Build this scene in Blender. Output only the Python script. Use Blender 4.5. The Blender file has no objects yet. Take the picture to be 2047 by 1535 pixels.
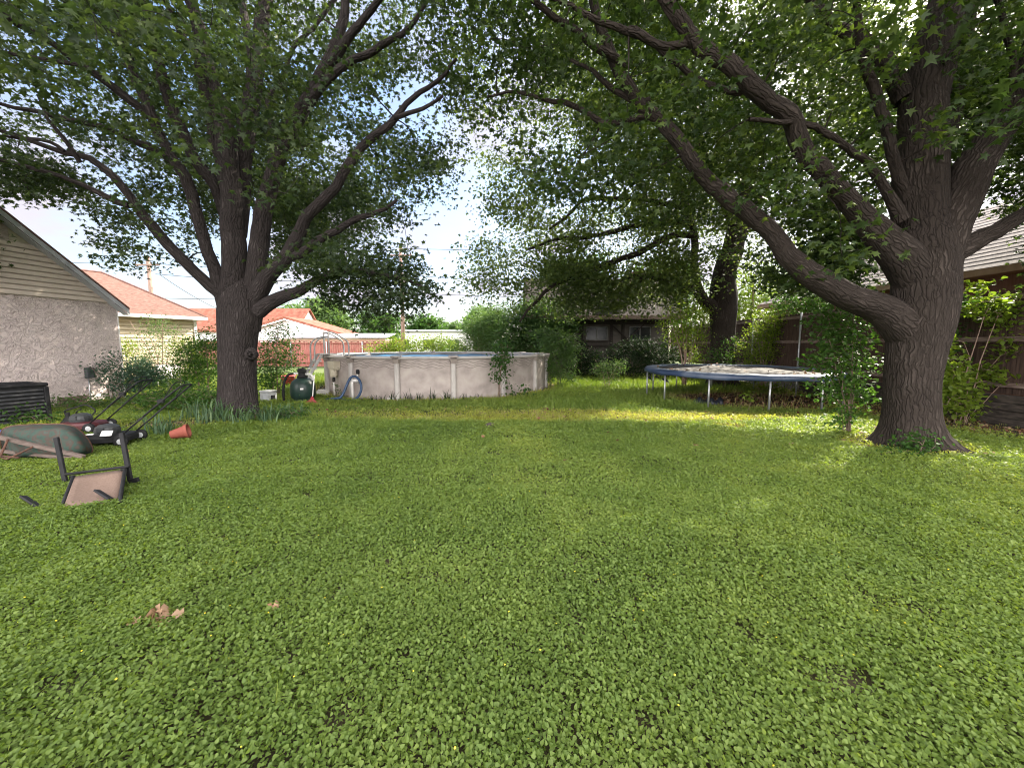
import bpy, math, random
import numpy as np
from mathutils import Vector, Matrix, Euler

random.seed(7)
RNG = np.random.default_rng(11)
scene = bpy.context.scene
COL = scene.collection
R_ = math.radians
PI = math.pi

# ------------------------------------------------------------------ camera
F = 780.0                       # focal length in photo pixels (2047 wide)
CAMZ = 1.6
PITCH = math.atan(77.5 / F)
CP, SP = math.cos(PITCH), math.sin(PITCH)


def ray(px, py):
    x = (px - 1023.5) / F
    y = -(py - 767.5) / F
    return Vector((x, y * SP + CP, y * CP - SP))


def at(px, py, Y):
    d = ray(px, py)
    d = d * (Y / d.y)
    return Vector((d.x, d.y, d.z + CAMZ))


def gp(px, py, z=0.0):
    d = ray(px, py)
    d = d * ((z - CAMZ) / d.z)
    return Vector((d.x, d.y, z))


def proj(P):
    x = P[:, 0]
    d = P[:, 1] * CP - (P[:, 2] - CAMZ) * SP
    u = P[:, 1] * SP + (P[:, 2] - CAMZ) * CP
    dd = np.where(d > 0.05, d, 0.05)
    return 1023.5 + F * x / dd, 767.5 - F * u / dd, d


cam_d = bpy.data.cameras.new('camera')
cam_d.sensor_width = 36
cam_d.lens = 36 * F / 2047
cam_d.clip_end = 2000
cam_d.clip_start = 0.05
cam = bpy.data.objects.new('camera', cam_d)
COL.objects.link(cam)
cam.location = (0, 0, CAMZ)
cam.rotation_euler = (PI / 2 - PITCH, 0, 0)
scene.camera = cam

# ------------------------------------------------------------------ light
SUN_AZ, SUN_EL = R_(50), R_(37)
SUN = Vector((math.cos(SUN_EL) * math.sin(SUN_AZ), math.cos(SUN_EL) * math.cos(SUN_AZ), math.sin(SUN_EL)))
sl = bpy.data.lights.new('sun', 'SUN')
sl.energy = 5.0
sl.angle = R_(0.53)
sl.color = (1.0, 0.92, 0.76)
so = bpy.data.objects.new('sun', sl)
COL.objects.link(so)
so.rotation_euler = (-SUN).to_track_quat('-Z', 'Y').to_euler()
so.location = (20, 20, 30)

world = bpy.data.worlds.new('World')
scene.world = world
world.use_nodes = True
nt = world.node_tree
nt.nodes.clear()
out = nt.nodes.new('ShaderNodeOutputWorld')
bg = nt.nodes.new('ShaderNodeBackground')
sky = nt.nodes.new('ShaderNodeTexSky')
sky.sky_type = 'NISHITA'
sky.sun_disc = False
sky.sun_elevation = SUN_EL
sky.sun_rotation = SUN_AZ
sky.air_density = 1.0
sky.dust_density = 1.5
tc = nt.nodes.new('ShaderNodeTexCoord')
sep = nt.nodes.new('ShaderNodeSeparateXYZ')
nt.links.new(tc.outputs['Generated'], sep.inputs[0])


def wmath(op, a, b):
    n = nt.nodes.new('ShaderNodeMath')
    n.operation = op
    for i, v in enumerate((a, b)):
        if isinstance(v, (int, float)):
            n.inputs[i].default_value = v
        else:
            nt.links.new(v, n.inputs[i])
    return n.outputs[0]


zz = wmath('ADD', wmath('MAXIMUM', sep.outputs['Z'], 0.0), 0.22)
cmb = nt.nodes.new('ShaderNodeCombineXYZ')
nt.links.new(wmath('DIVIDE', sep.outputs['X'], zz), cmb.inputs[0])
nt.links.new(wmath('DIVIDE', sep.outputs['Y'], zz), cmb.inputs[1])
noi = nt.nodes.new('ShaderNodeTexNoise')
noi.inputs['Scale'].default_value = 1.35
noi.inputs['Detail'].default_value = 7
noi.inputs['Roughness'].default_value = 0.55
nt.links.new(cmb.outputs[0], noi.inputs['Vector'])
rmp = nt.nodes.new('ShaderNodeValToRGB')
rmp.color_ramp.elements[0].position = 0.43
rmp.color_ramp.elements[1].position = 0.60
nt.links.new(noi.outputs['Fac'], rmp.inputs[0])
# clouds thicken towards the horizon, where one looks through more of them
hz = nt.nodes.new('ShaderNodeMapRange')
hz.inputs[1].default_value = 0.02
hz.inputs[2].default_value = 0.45
hz.inputs[3].default_value = 0.5
hz.inputs[4].default_value = 0.0
nt.links.new(sep.outputs['Z'], hz.inputs[0])
cf = wmath('MAXIMUM', rmp.outputs[0], hz.outputs[0])
cf = wmath('MULTIPLY', cf, 0.93)
# unseen bright cloud bank added behind the camera as fill; cloud ahead kept dim
bk_ = nt.nodes.new('ShaderNodeMapRange')
bk_.inputs[1].default_value = 0.25
bk_.inputs[2].default_value = -0.45
bk_.inputs[3].default_value = 0.0
bk_.inputs[4].default_value = 1.0
nt.links.new(sep.outputs['Y'], bk_.inputs[0])
cf = wmath('MAXIMUM', cf, wmath('MULTIPLY', bk_.outputs[0], 0.92))
cc_ = nt.nodes.new('ShaderNodeMixRGB')
cc_.inputs[1].default_value = (2.75, 2.58, 2.85, 1)
cc_.inputs[2].default_value = (19.5, 18.6, 18.2, 1)
nt.links.new(bk_.outputs[0], cc_.inputs[0])
mixw = nt.nodes.new('ShaderNodeMixRGB')
nt.links.new(cc_.outputs[0], mixw.inputs[2])
nt.links.new(cf, mixw.inputs[0])
nt.links.new(sky.outputs[0], mixw.inputs[1])
nt.links.new(mixw.outputs[0], bg.inputs[0])
bg.inputs[1].default_value = 0.10
nt.links.new(bg.outputs[0], out.inputs[0])

vs = scene.view_settings
vs.view_transform = 'Standard'
vs.look = 'None'
vs.gamma = 1
vs.exposure = 1.80
scene.render.engine = 'CYCLES'
scene.cycles.use_denoising = True
scene.cycles.filter_width = 1.05
scene.cycles.max_bounces = 7
scene.cycles.diffuse_bounces = 4
scene.cycles.transmission_bounces = 5
scene.cycles.transparent_max_bounces = 6
scene.cycles.sample_clamp_indirect = 6
scene.cycles.caustics_reflective = False
scene.cycles.caustics_refractive = False

# ------------------------------------------------------------------ materials
_M = {}


def ramp_set(r, stops):
    el = r.color_ramp.elements
    while len(el) > 1:
        el.remove(el[-1])
    el[0].position = stops[0][0]
    el[0].color = (*stops[0][1], 1)
    for p, c in stops[1:]:
        e = el.new(p)
        e.color = (*c, 1)


def pmat(name, stops, rough=0.7, scale=6.0, stretch=(1, 1, 1), bump=0.0, bscale=None, bdist=0.01, spec=0.4, metal=0.0, detail=5, coord='Object', seedw=0.0):
    """Principled material whose colour runs through noise; stops = colours."""
    if name in _M:
        return _M[name]
    m = bpy.data.materials.new(name)
    m.use_nodes = True
    n = m.node_tree
    b = n.nodes['Principled BSDF']
    b.inputs['Roughness'].default_value = rough
    b.inputs['Specular IOR Level'].default_value = spec
    b.inputs['Metallic'].default_value = metal
    t = n.nodes.new('ShaderNodeTexCoord')
    mp = n.nodes.new('ShaderNodeMapping')
    mp.inputs['Scale'].default_value = stretch
    mp.inputs['Location'].default_value = (seedw, seedw * 1.7, 0)
    n.links.new(t.outputs[coord], mp.inputs[0])
    no = n.nodes.new('ShaderNodeTexNoise')
    no.inputs['Scale'].default_value = scale
    no.inputs['Detail'].default_value = detail
    n.links.new(mp.outputs[0], no.inputs['Vector'])
    r = n.nodes.new('ShaderNodeValToRGB')
    k = len(stops)
    ramp_set(r, [(0.3 + 0.4 * i / max(1, k - 1), c) for i, c in enumerate(stops)])
    n.links.new(no.outputs['Fac'], r.inputs[0])
    n.links.new(r.outputs[0], b.inputs['Base Color'])
    if bump:
        n2 = n.nodes.new('ShaderNodeTexNoise')
        n2.inputs['Scale'].default_value = bscale or scale * 3
        n2.inputs['Detail'].default_value = 6
        n.links.new(mp.outputs[0], n2.inputs['Vector'])
        bp = n.nodes.new('ShaderNodeBump')
        bp.inputs['Strength'].default_value = bump
        bp.inputs['Distance'].default_value = bdist
        n.links.new(n2.outputs['Fac'], bp.inputs['Height'])
        n.links.new(bp.outputs[0], b.inputs['Normal'])
    _M[name] = m
    return m


def leafmat(name, stops, rough=0.5, trans=0.35, spec=0.2, tcol=(1.25, 1.28, 0.60)):
    """Leaves: per-leaf colour from the tint attribute, light passing through."""
    if name in _M:
        return _M[name]
    m = bpy.data.materials.new(name)
    m.use_nodes = True
    n = m.node_tree
    b = n.nodes['Principled BSDF']
    b.inputs['Roughness'].default_value = rough
    b.inputs['Specular IOR Level'].default_value = spec
    a = n.nodes.new('ShaderNodeAttribute')
    a.attribute_name = 'tint'
    r = n.nodes.new('ShaderNodeValToRGB')
    k = len(stops)
    ramp_set(r, [(i / max(1, k - 1), c) for i, c in enumerate(stops)])
    n.links.new(a.outputs['Fac'], r.inputs[0])
    n.links.new(r.outputs[0], b.inputs['Base Color'])
    if trans:
        tr = n.nodes.new('ShaderNodeBsdfTranslucent')
        mu = n.nodes.new('ShaderNodeMixRGB')
        mu.blend_type = 'MULTIPLY'
        mu.inputs[0].default_value = 1
        mu.inputs[2].default_value = (*[c * 1.5 for c in tcol], 1)
        n.links.new(r.outputs[0], mu.inputs[1])
        n.links.new(mu.outputs[0], tr.inputs[0])
        mx = n.nodes.new('ShaderNodeMixShader')
        mx.inputs[0].default_value = trans
        n.links.new(b.outputs[0], mx.inputs[1])
        n.links.new(tr.outputs[0], mx.inputs[2])
        n.links.new(mx.outputs[0], n.nodes['Material Output'].inputs[0])
    _M[name] = m
    return m


def barkmat(name, cols, ridge=1.0):
    """Ridged bark that follows each limb (bk attribute: ring coords and length)."""
    if name in _M:
        return _M[name]
    m = bpy.data.materials.new(name)
    m.use_nodes = True
    n = m.node_tree
    b = n.nodes['Principled BSDF']
    b.inputs['Roughness'].default_value = 0.9
    b.inputs['Specular IOR Level'].default_value = 0.15
    a = n.nodes.new('ShaderNodeAttribute')
    a.attribute_name = 'bk'
    dn = n.nodes.new('ShaderNodeTexNoise')
    dn.inputs['Scale'].default_value = 6
    dn.inputs['Detail'].default_value = 3
    n.links.new(a.outputs['Vector'], dn.inputs['Vector'])
    mixv = n.nodes.new('ShaderNodeMixRGB')
    mixv.blend_type = 'ADD'
    mixv.inputs[0].default_value = 0.10
    n.links.new(a.outputs['Vector'], mixv.inputs[1])
    n.links.new(dn.outputs['Color'], mixv.inputs[2])
    mp = n.nodes.new('ShaderNodeMapping')
    mp.inputs['Scale'].default_value = (22 * ridge, 22 * ridge, 2.9 * ridge)
    n.links.new(mixv.outputs[0], mp.inputs[0])
    vo = n.nodes.new('ShaderNodeTexVoronoi')
    vo.feature = 'DISTANCE_TO_EDGE'
    vo.inputs['Scale'].default_value = 1
    n.links.new(mp.outputs[0], vo.inputs['Vector'])
    fine = n.nodes.new('ShaderNodeTexNoise')
    fine.inputs['Scale'].default_value = 1.6
    fine.inputs['Detail'].default_value = 6
    n.links.new(mp.outputs[0], fine.inputs['Vector'])
    big = n.nodes.new('ShaderNodeTexNoise')
    big.inputs['Scale'].default_value = 2.2
    big.inputs['Detail'].default_value = 4
    n.links.new(a.outputs['Vector'], big.inputs['Vector'])

    def mth(op, x, y):
        q = n.nodes.new('ShaderNodeMath')
        q.operation = op
        for i, v in enumerate((x, y)):
            if isinstance(v, (int, float)):
                q.inputs[i].default_value = v
            else:
                n.links.new(v, q.inputs[i])
        return q.outputs[0]
    h = mth('ADD', mth('MINIMUM', mth('MULTIPLY', vo.outputs['Distance'], 3.2), 0.62), mth('MULTIPLY', fine.outputs['Fac'], 0.8))
    r = n.nodes.new('ShaderNodeValToRGB')
    ramp_set(r, [(0.12, cols[0]), (0.38, cols[1]), (0.75, cols[1]), (1.05, cols[2])])
    n.links.new(mth('ADD', mth('MULTIPLY', h, 0.75), mth('MULTIPLY', mth('SUBTRACT', big.outputs['Fac'], 0.5), 0.7)), r.inputs[0])
    n.links.new(r.outputs[0], b.inputs['Base Color'])
    bp = n.nodes.new('ShaderNodeBump')
    bp.inputs['Strength'].default_value = 0.9
    bp.inputs['Distance'].default_value = 0.026
    n.links.new(h, bp.inputs['Height'])
    n.links.new(bp.outputs[0], b.inputs['Normal'])
    _M[name] = m
    return m


# ------------------------------------------------------------------ meshes
class MB:
    def __init__(self):
        self.v, self.f = [], []

    def add(self, vs_, fs_):
        o = len(self.v)
        self.v += [tuple(x) for x in vs_]
        self.f += [tuple(i + o for i in f) for f in fs_]
        return self

    def box(self, c, s, rot=None):
        c = Vector(c)
        R = rot.to_matrix() if isinstance(rot, Euler) else (rot or Matrix.Identity(3))
        vs_ = [c + R @ Vector((s[0] / 2 * a, s[1] / 2 * b, s[2] / 2 * d)) for d in (-1, 1) for a, b in ((-1, -1), (1, -1), (1, 1), (-1, 1))]
        return self.add(vs_, [(3, 2, 1, 0), (4, 5, 6, 7), (0, 1, 5, 4), (1, 2, 6, 5), (2, 3, 7, 6), (3, 0, 4, 7)])

    def bar(self, p0, p1, w, h, up=(0, 0, 1)):
        p0, p1 = Vector(p0), Vector(p1)
        d = p1 - p0
        x = d.normalized()
        y = Vector(up).cross(x)
        if y.length < 1e-4:
            y = Vector((0, 1, 0)).cross(x)
        y.normalize()
        z = x.cross(y)
        return self.box((p0 + p1) / 2, (d.length, w, h), Matrix((x, y, z)).transposed())

    def tube(self, pts, r, seg=8, closed=False):
        pts = [Vector(p) for p in pts]
        n = len(pts)
        rs = [r] * n if isinstance(r, (int, float)) else list(r)
        t0 = (pts[1] - pts[0]).normalized()
        u = t0.cross(Vector((0, 0, 1)))
        if u.length < 1e-3:
            u = Vector((1, 0, 0))
        u.normalize()
        vs_, fs_ = [], []
        for i, p in enumerate(pts):
            if closed:
                t = (pts[(i + 1) % n] - pts[i - 1]).normalized()
            else:
                t = (pts[min(i + 1, n - 1)] - pts[max(i - 1, 0)]).normalized()
            u = (u - t * u.dot(t)).normalized()
            w = t.cross(u)
            for k in range(seg):
                a = 2 * PI * k / seg
                vs_.append(p + (u * math.cos(a) + w * math.sin(a)) * rs[i])
        m = n if closed else n - 1
        for i in range(m):
            j = (i + 1) % n
            for k in range(seg):
                l = (k + 1) % seg
                fs_.append((i * seg + k, i * seg + l, j * seg + l, j * seg + k))
        if not closed:
            fs_.append(tuple(range(seg))[::-1])
            fs_.append(tuple((n - 1) * seg + k for k in range(seg)))
        return self.add(vs_, fs_)

    def lathe(self, prof, seg=24, c=(0, 0, 0), M=None):
        c = Vector(c)
        vs_, fs_ = [], []
        for r, z in prof:
            for k in range(seg):
                a = 2 * PI * k / seg
                p = Vector((r * math.cos(a), r * math.sin(a), z))
                vs_.append(c + (M @ p if M else p))
        for i in range(len(prof) - 1):
            for k in range(seg):
                l = (k + 1) % seg
                fs_.append((i * seg + k, i * seg + l, (i + 1) * seg + l, (i + 1) * seg + k))
        fs_.append(tuple(range(seg))[::-1])
        fs_.append(tuple((len(prof) - 1) * seg + k for k in range(seg)))
        return self.add(vs_, fs_)

    def slab(self, poly, thick):
        """polygon (3-D points) pushed out by the vector thick"""
        poly = [Vector(p) for p in poly]
        n = len(poly)
        th = Vector(thick)
        fs_ = [tuple(range(n))[::-1], tuple(range(n, 2 * n))]
        for i in range(n):
            j = (i + 1) % n
            fs_.append((i, j, n + j, n + i))
        return self.add(poly + [p + th for p in poly], fs_)

    def build(self, name, mat, parent=None, smooth=False, bevel=0.0, loc=None):
        me = bpy.data.meshes.new(name)
        me.from_pydata(self.v, [], self.f)
        me.update()
        import bmesh
        bm = bmesh.new()
        bm.from_mesh(me)
        bmesh.ops.recalc_face_normals(bm, faces=bm.faces)
        bm.to_mesh(me)
        bm.free()
        if smooth:
            me.polygons.foreach_set('use_smooth', [True] * len(me.polygons))
        me.materials.append(mat)
        o = bpy.data.objects.new(name, me)
        COL.objects.link(o)
        if parent:
            o.parent = parent
        if loc is not None:
            o.location = loc
        if bevel:
            md = o.modifiers.new('bevel', 'BEVEL')
            md.width = bevel
            md.segments = 2
            md.limit_method = 'ANGLE'
        return o


def npmesh(name, V, T, mat, parent=None, tint=None, bk=None, smooth=False):
    """mesh from numpy arrays; T is (n,3) or (n,4)"""
    me = bpy.data.meshes.new(name)
    V = np.ascontiguousarray(V, dtype=np.float32)
    T = np.ascontiguousarray(T, dtype=np.int32)
    k = T.shape[1]
    me.vertices.add(len(V))
    me.vertices.foreach_set('co', V.ravel())
    me.loops.add(T.size)
    me.loops.foreach_set('vertex_index', T.ravel())
    me.polygons.add(len(T))
    me.polygons.foreach_set('loop_start', np.arange(0, T.size, k, dtype=np.int32))
    me.polygons.foreach_set('loop_total', np.full(len(T), k, dtype=np.int32))
    if smooth:
        me.polygons.foreach_set('use_smooth', np.ones(len(T), dtype=bool))
    me.update(calc_edges=True)
    if tint is not None:
        a = me.attributes.new('tint', 'FLOAT', 'POINT')
        a.data.foreach_set('value', np.ascontiguousarray(tint, dtype=np.float32))
    if bk is not None:
        a = me.attributes.new('bk', 'FLOAT_VECTOR', 'POINT')
        a.data.foreach_set('vector', np.ascontiguousarray(bk, dtype=np.float32).ravel())
    me.materials.append(mat)
    o = bpy.data.objects.new(name, me)
    COL.objects.link(o)
    if parent:
        o.parent = parent
    return o


def thing(name, label, cat, loc=(0, 0, 0), rotz=0.0, group=None):
    o = bpy.data.objects.new(name, None)
    o.empty_display_size = 0.2
    COL.objects.link(o)
    o.location = loc
    o.rotation_euler = (0, 0, rotz)
    return tag(o, label, cat, group)


def tag(o, label, cat, group=None):
    o['label'] = label
    o['category'] = cat
    if group:
        o['group'] = group
    return o


def kind(o, k, label=None, cat=None):
    o['kind'] = k
    if label:
        o['label'] = label
        o['category'] = cat
    return o


# ------------------------------------------------------------------ leaf clouds
def outline(pts, ctr, fold=0.0):
    """leaf template: half outline mirrored, fan round ctr"""
    right = pts[1:-1]
    allp = [pts[0]] + right + [pts[-1]] + [(-x, y) for x, y in right[::-1]]
    V = [(ctr[0], ctr[1], 0.0)] + [(x, y, -fold * abs(x)) for x, y in allp]
    n = len(allp)
    T = [(0, 1 + i, 1 + (i + 1) % n) for i in range(n)]
    return np.array(V), np.array(T)


MAPLE = outline([(0, 0), (.10, .12), (.44, .0), (.25, .29), (.60, .58), (.19, .56), (0, 1)], (0, .34), 0.5)
OAK6 = outline([(0, 0), (.42, .15), (.2, .38), (.42, .66), (0, 1)], (0, .42), 0.45)
OVATE = outline([(0, 0), (.30, .14), (.33, .36), (.15, .72), (0, 1)], (0, .38), -0.30)
LANCE = outline([(0, 0), (.13, .35), (0, 1)], (0, .4), -0.4)
DIAMOND = (np.array([(0, 0, 0), (.33, .42, .07), (0, 1, 0), (-.33, .42, .07)], float), np.array([(0, 1, 2), (0, 2, 3)]))
BLADE = (np.array([(-.5, 0, 0), (.5, 0, 0), (.32, .55, .0), (-.32, .55, 0.0), (0, 1, .0)], float), np.array([(0, 1, 2), (0, 2, 3), (3, 2, 4)]))


def rotmats(az, tilt, roll):
    """leaf axis y at azimuth az, tipped by tilt (down positive), rolled about its own axis"""
    ca, sa = np.cos(az), np.sin(az)
    ct, st = np.cos(tilt), np.sin(tilt)
    y = np.stack([ca * ct, sa * ct, -st], -1)
    x = np.stack([sa, -ca, 0 * ca], -1)
    z = np.cross(x, y)
    cr, sr = np.cos(roll)[:, None], np.sin(roll)[:, None]
    x2 = x * cr + z * sr
    z2 = np.cross(x2, y)
    return np.stack([x2, y, z2], -1)


def stamp(tmpl, P, R, S, tint):
    V0, T0 = tmpl
    n, k = len(P), len(V0)
    V = np.einsum('nij,kj->nki', R, V0) * S[:, None, None] + P[:, None, :]
    T = T0[None] + (np.arange(n) * k)[:, None, None]
    return V.reshape(-1, 3), T.reshape(-1, 3), np.repeat(tint, k)


def join(parts):
    Vs, Ts, ts, o = [], [], [], 0
    for V, T, t in parts:
        Vs.append(V)
        Ts.append(T + o)
        ts.append(t)
        o += len(V)
    return np.concatenate(Vs), np.concatenate(Ts), np.concatenate(ts)


def leaves(P, size, tmpl, tilt=(0.35, 0.55), roll=0.6, tint=None, svar=0.3, rng=RNG):
    n = len(P)
    R = rotmats(rng.uniform(0, 2 * PI, n), rng.normal(tilt[0], tilt[1], n), rng.normal(0, roll, n))
    S = size * rng.uniform(1 - svar, 1 + svar, n)
    if tint is None:
        tint = rng.uniform(0, 1, n)
    return stamp(tmpl, P, R, S, tint)


def vnoise(x, y, seed=0):
    """smooth value noise on a lattice, 0..1"""
    x = np.asarray(x, float)
    y = np.asarray(y, float)
    xi, yi = np.floor(x).astype(np.int64), np.floor(y).astype(np.int64)
    fx, fy = x - xi, y - yi
    fx, fy = fx * fx * (3 - 2 * fx), fy * fy * (3 - 2 * fy)

    def h(a, b):
        q = (a * 374761393 + b * 668265263 + seed * 974711) & 0xffffffff
        q = ((q ^ (q >> 13)) * 1274126177) & 0xffffffff
        return ((q ^ (q >> 16)) & 0xffff) / 65535.0
    return (h(xi, yi) * (1 - fx) + h(xi + 1, yi) * fx) * (1 - fy) + (h(xi, yi + 1) * (1 - fx) + h(xi + 1, yi + 1) * fx) * fy


# ------------------------------------------------------------------ tubes with bark coordinates (numpy)
class Bark:
    def __init__(self):
        self.V, self.T, self.K, self.n = [], [], [], 0

    def limb(self, pts, rad, seg, lump=0.0, flare=None, seed=0):
        pts = np.asarray(pts, float)
        rad = np.asarray(rad, float)
        n = len(pts)
        tan = np.gradient(pts, axis=0)
        tan /= np.linalg.norm(tan, axis=1)[:, None] + 1e-9
        u = np.cross(tan[0], [0.3, 1.0, 0.1])
        u /= np.linalg.norm(u) + 1e-9
        ang = np.arange(seg) * 2 * PI / seg
        L = 0.0
        rings, ks = [], []
        for i in range(n):
            t = tan[i]
            u = u - t * np.dot(u, t)
            u /= np.linalg.norm(u) + 1e-9
            w = np.cross(t, u)
            if i:
                L += np.linalg.norm(pts[i] - pts[i - 1])
            r = np.full(seg, rad[i])
            if lump:
                r = r * (1 + lump * (np.sin(ang * 3 + seed + L * 1.3) * .5 + np.sin(ang * 5 + seed * 2 - L * 2.1) * .35 + np.sin(ang * 2 - L * 3.7 + seed) * .4))
            if flare:
                z = pts[i][2]
                r = r * (1 + flare[0] * np.exp(-max(z, 0) / flare[1]) * (0.75 + 0.45 * np.sin(ang * 5 + seed) + 0.3 * np.sin(ang * 3 + 2 * seed)))
            d = u[None] * np.cos(ang)[:, None] + w[None] * np.sin(ang)[:, None]
            rings.append(pts[i] + d * r[:, None])
            rr = max(rad[i], 0.02)
            ks.append(np.stack([np.cos(ang) * rr + seed * 3.1, np.sin(ang) * rr, np.full(seg, L + seed * 7.7)], -1))
        V = np.concatenate(rings)
        a = np.arange(seg)
        b = (a + 1) % seg
        Q = np.concatenate([np.stack([i * seg + a, i * seg + b, (i + 1) * seg + b, (i + 1) * seg + a], -1) for i in range(n - 1)])
        self.V.append(V)
        self.T.append(Q + self.n)
        self.K.append(np.concatenate(ks))
        self.n += len(V)

    def build(self, name, mat, parent, base):
        return npmesh(name, np.concatenate(self.V) - np.array(base), np.concatenate(self.T), mat, parent, bk=np.concatenate(self.K), smooth=True)


def spline(P, r, step=0.15):
    """Catmull-Rom through P with radii r"""
    P = np.asarray(P, float)
    r = np.asarray(r, float)
    if len(P) == 2:
        P = np.stack([P[0], (P[0] + P[1]) / 2, P[1]])
        r = np.array([r[0], (r[0] + r[1]) / 2, r[1]])
    Q = np.concatenate([[2 * P[0] - P[1]], P, [2 * P[-1] - P[-2]]])
    op, orr = [], []
    for i in range(len(P) - 1):
        p0, p1, p2, p3 = Q[i:i + 4]
        k = max(2, int(np.linalg.norm(p2 - p1) / step))
        for j in range(k):
            t = j / k
            op.append(0.5 * (2 * p1 + (p2 - p0) * t + (2 * p0 - 5 * p1 + 4 * p2 - p3) * t * t + (3 * p1 - p0 - 3 * p2 + p3) * t ** 3))
            orr.append(r[i] * (1 - t) + r[i + 1] * t)
    op.append(P[-1])
    orr.append(r[-1])
    return np.array(op), np.array(orr)
# ------------------------------------------------------------------ big trees
BARK_A = barkmat('grey_brown_bark', [(.008, .007, .007), (.035, .029, .028), (.078, .066, .064)], 1.0)
BARK_B = barkmat('dark_brown_bark', [(.007, .005, .005), (.033, .026, .022), (.078, .063, .055)], 1.0)
STEM = pmat('shrub_stem_bark', [(.10, .07, .05), (.22, .16, .12)], rough=.85, scale=9, bump=.4, bscale=40)
LEAF_A = leafmat('cool_green_tree_leaf', [(.018, .032, .016), (.034, .055, .023), (.070, .098, .034)], rough=.5, trans=.44, spec=.25)
LEAF_B = leafmat('fresh_green_tree_leaf', [(.020, .039, .013), (.037, .064, .018), (.082, .116, .027)], rough=.5, trans=.44, spec=.3)

LEAF_C = leafmat('soft_green_tree_leaf', [(.040, .062, .022), (.067, .096, .032), (.115, .145, .047)], rough=.55, trans=.50, spec=.2)

# sun reaches these patches of lawn (x, y, rx, ry): the crowns are thin on the way there
LIT = [(5.5, 7.95, 2.4, 1.2), (7.6, 6.6, 1.2, .6), (3.2, 8.5, 2.0, .9), (7.4, 8.6, 1.3, 1.0), (7.3, 13.3, 1.9, 1.1), (6.0, 13.6, 1.0, .8)]


def sunlit(P):
    G = P[:, :2] - np.array([SUN.x, SUN.y])[None] * (P[:, 2] / SUN.z)[:, None]
    m = np.zeros(len(P), bool)
    for x, y, a, b in LIT:
        m |= ((G[:, 0] - x) / a) ** 2 + ((G[:, 1] - y) / b) ** 2 < 1
    return m


def crown_points(n, vols, rng, keep):
    """points of the crown's ellipsoids (centre, radii, share), thinned by keep(P) (1 = full)"""
    got = []
    tot = 0
    sh = np.array([v[2] for v in vols], float)
    while tot < n:
        P = rng.normal(size=(n * 3, 3))
        P /= np.linalg.norm(P, axis=1)[:, None]
        P *= (rng.uniform(0.02, 1, n * 3) ** 0.40)[:, None]
        w = rng.choice(len(vols), n * 3, p=sh / sh.sum())
        P = P * np.array([v[1] for v in vols])[w] + np.array([v[0] for v in vols])[w]
        # gather them in flat boughs round every fifth point
        c = P[rng.integers(0, max(1, len(P) // 6), len(P))]
        P = np.where(rng.uniform(size=len(P))[:, None] < .88, c + rng.normal(size=P.shape) * np.array([.46, .46, .15]), P)
        lump = vnoise(P[:, 0] * .75 + P[:, 2] * .4, P[:, 1] * .75 - P[:, 2] * .3, 5)
        k = keep(P) * np.clip(-.12 + 1.8 * lump, 0, 1)
        k = np.where(sunlit(P), 0.0 * k, k)
        P = P[rng.uniform(size=len(P)) < k]
        got.append(P)
        tot += len(P)
        if len(P) == 0:
            break
    return np.concatenate(got)[:n]


def grow(bark, skel, skr, pts, rng, rmax=.045):
    """join every twig end to the nearest wood by a bent branch"""
    cap = len(skel) + len(pts) * 6
    S = np.zeros((cap, 3))
    Rr = np.zeros(cap)
    n = len(skel)
    S[:n] = skel
    Rr[:n] = skr
    d0 = np.array([np.min(np.sum((skel - p) ** 2, 1)) for p in pts])
    for i in np.argsort(d0):
        p = pts[i]
        d2 = np.sum((S[:n] - p) ** 2, 1)
        j = int(np.argmin(d2))
        a = S[j]
        L = math.sqrt(d2[j])
        if L < 0.12:
            continue
        out_ = (p - a) / L
        mid = (a + p) / 2 + rng.normal(0, .10, 3) * L + np.array([0, 0, .10 * L])
        t = np.linspace(0, 1, 6)[:, None]
        q = a * (1 - t) ** 2 + 2 * mid * t * (1 - t) + p * t ** 2
        r0 = min(Rr[j] * .75, .008 + .011 * L, rmax)
        r = np.linspace(max(r0, .005), .0035, 6)
        bark.limb(q, r, 4 if r0 < .02 else 6, seed=i % 7)
        S[n:n + 5] = q[1:]
        Rr[n:n + 5] = r[1:]
        n += 5


def cluster_leaves(pts, per, size, tmpl, rng, spread=(.23, .23, .12), tilt=(.45, .5)):
    n = len(pts)
    P = np.repeat(pts, per, axis=0) + rng.normal(size=(n * per, 3)) * np.array(spread)
    ct = np.repeat(rng.uniform(0, 1, n), per)
    tint = np.clip(.5 * ct + .5 * rng.uniform(0, 1, n * per), 0, 1)
    return P, leaves(P, size, tmpl, tilt=tilt, roll=.55, tint=tint, rng=rng)


def limb_pts(spec, y0, y1, stretch=.45):
    """(px, py, half width px) traced along a limb that runs from depth y0 to y1"""
    a = np.array(spec, float)
    s = np.concatenate([[0], np.cumsum(np.hypot(*np.diff(a[:, :2], axis=0).T))])
    s /= s[-1]
    P, r = [], []
    for (px, py, rp), f in zip(a, s):
        Y = y0 + (y1 - y0) * f
        P.append(at(px, py, Y))
        # a wide lens stretches round things away from the middle of the picture
        r.append(rp * Y / F / math.sqrt(1 + ((px - 1023.5) / F) ** 2 * stretch))
    return np.array(P), np.array(r)


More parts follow.
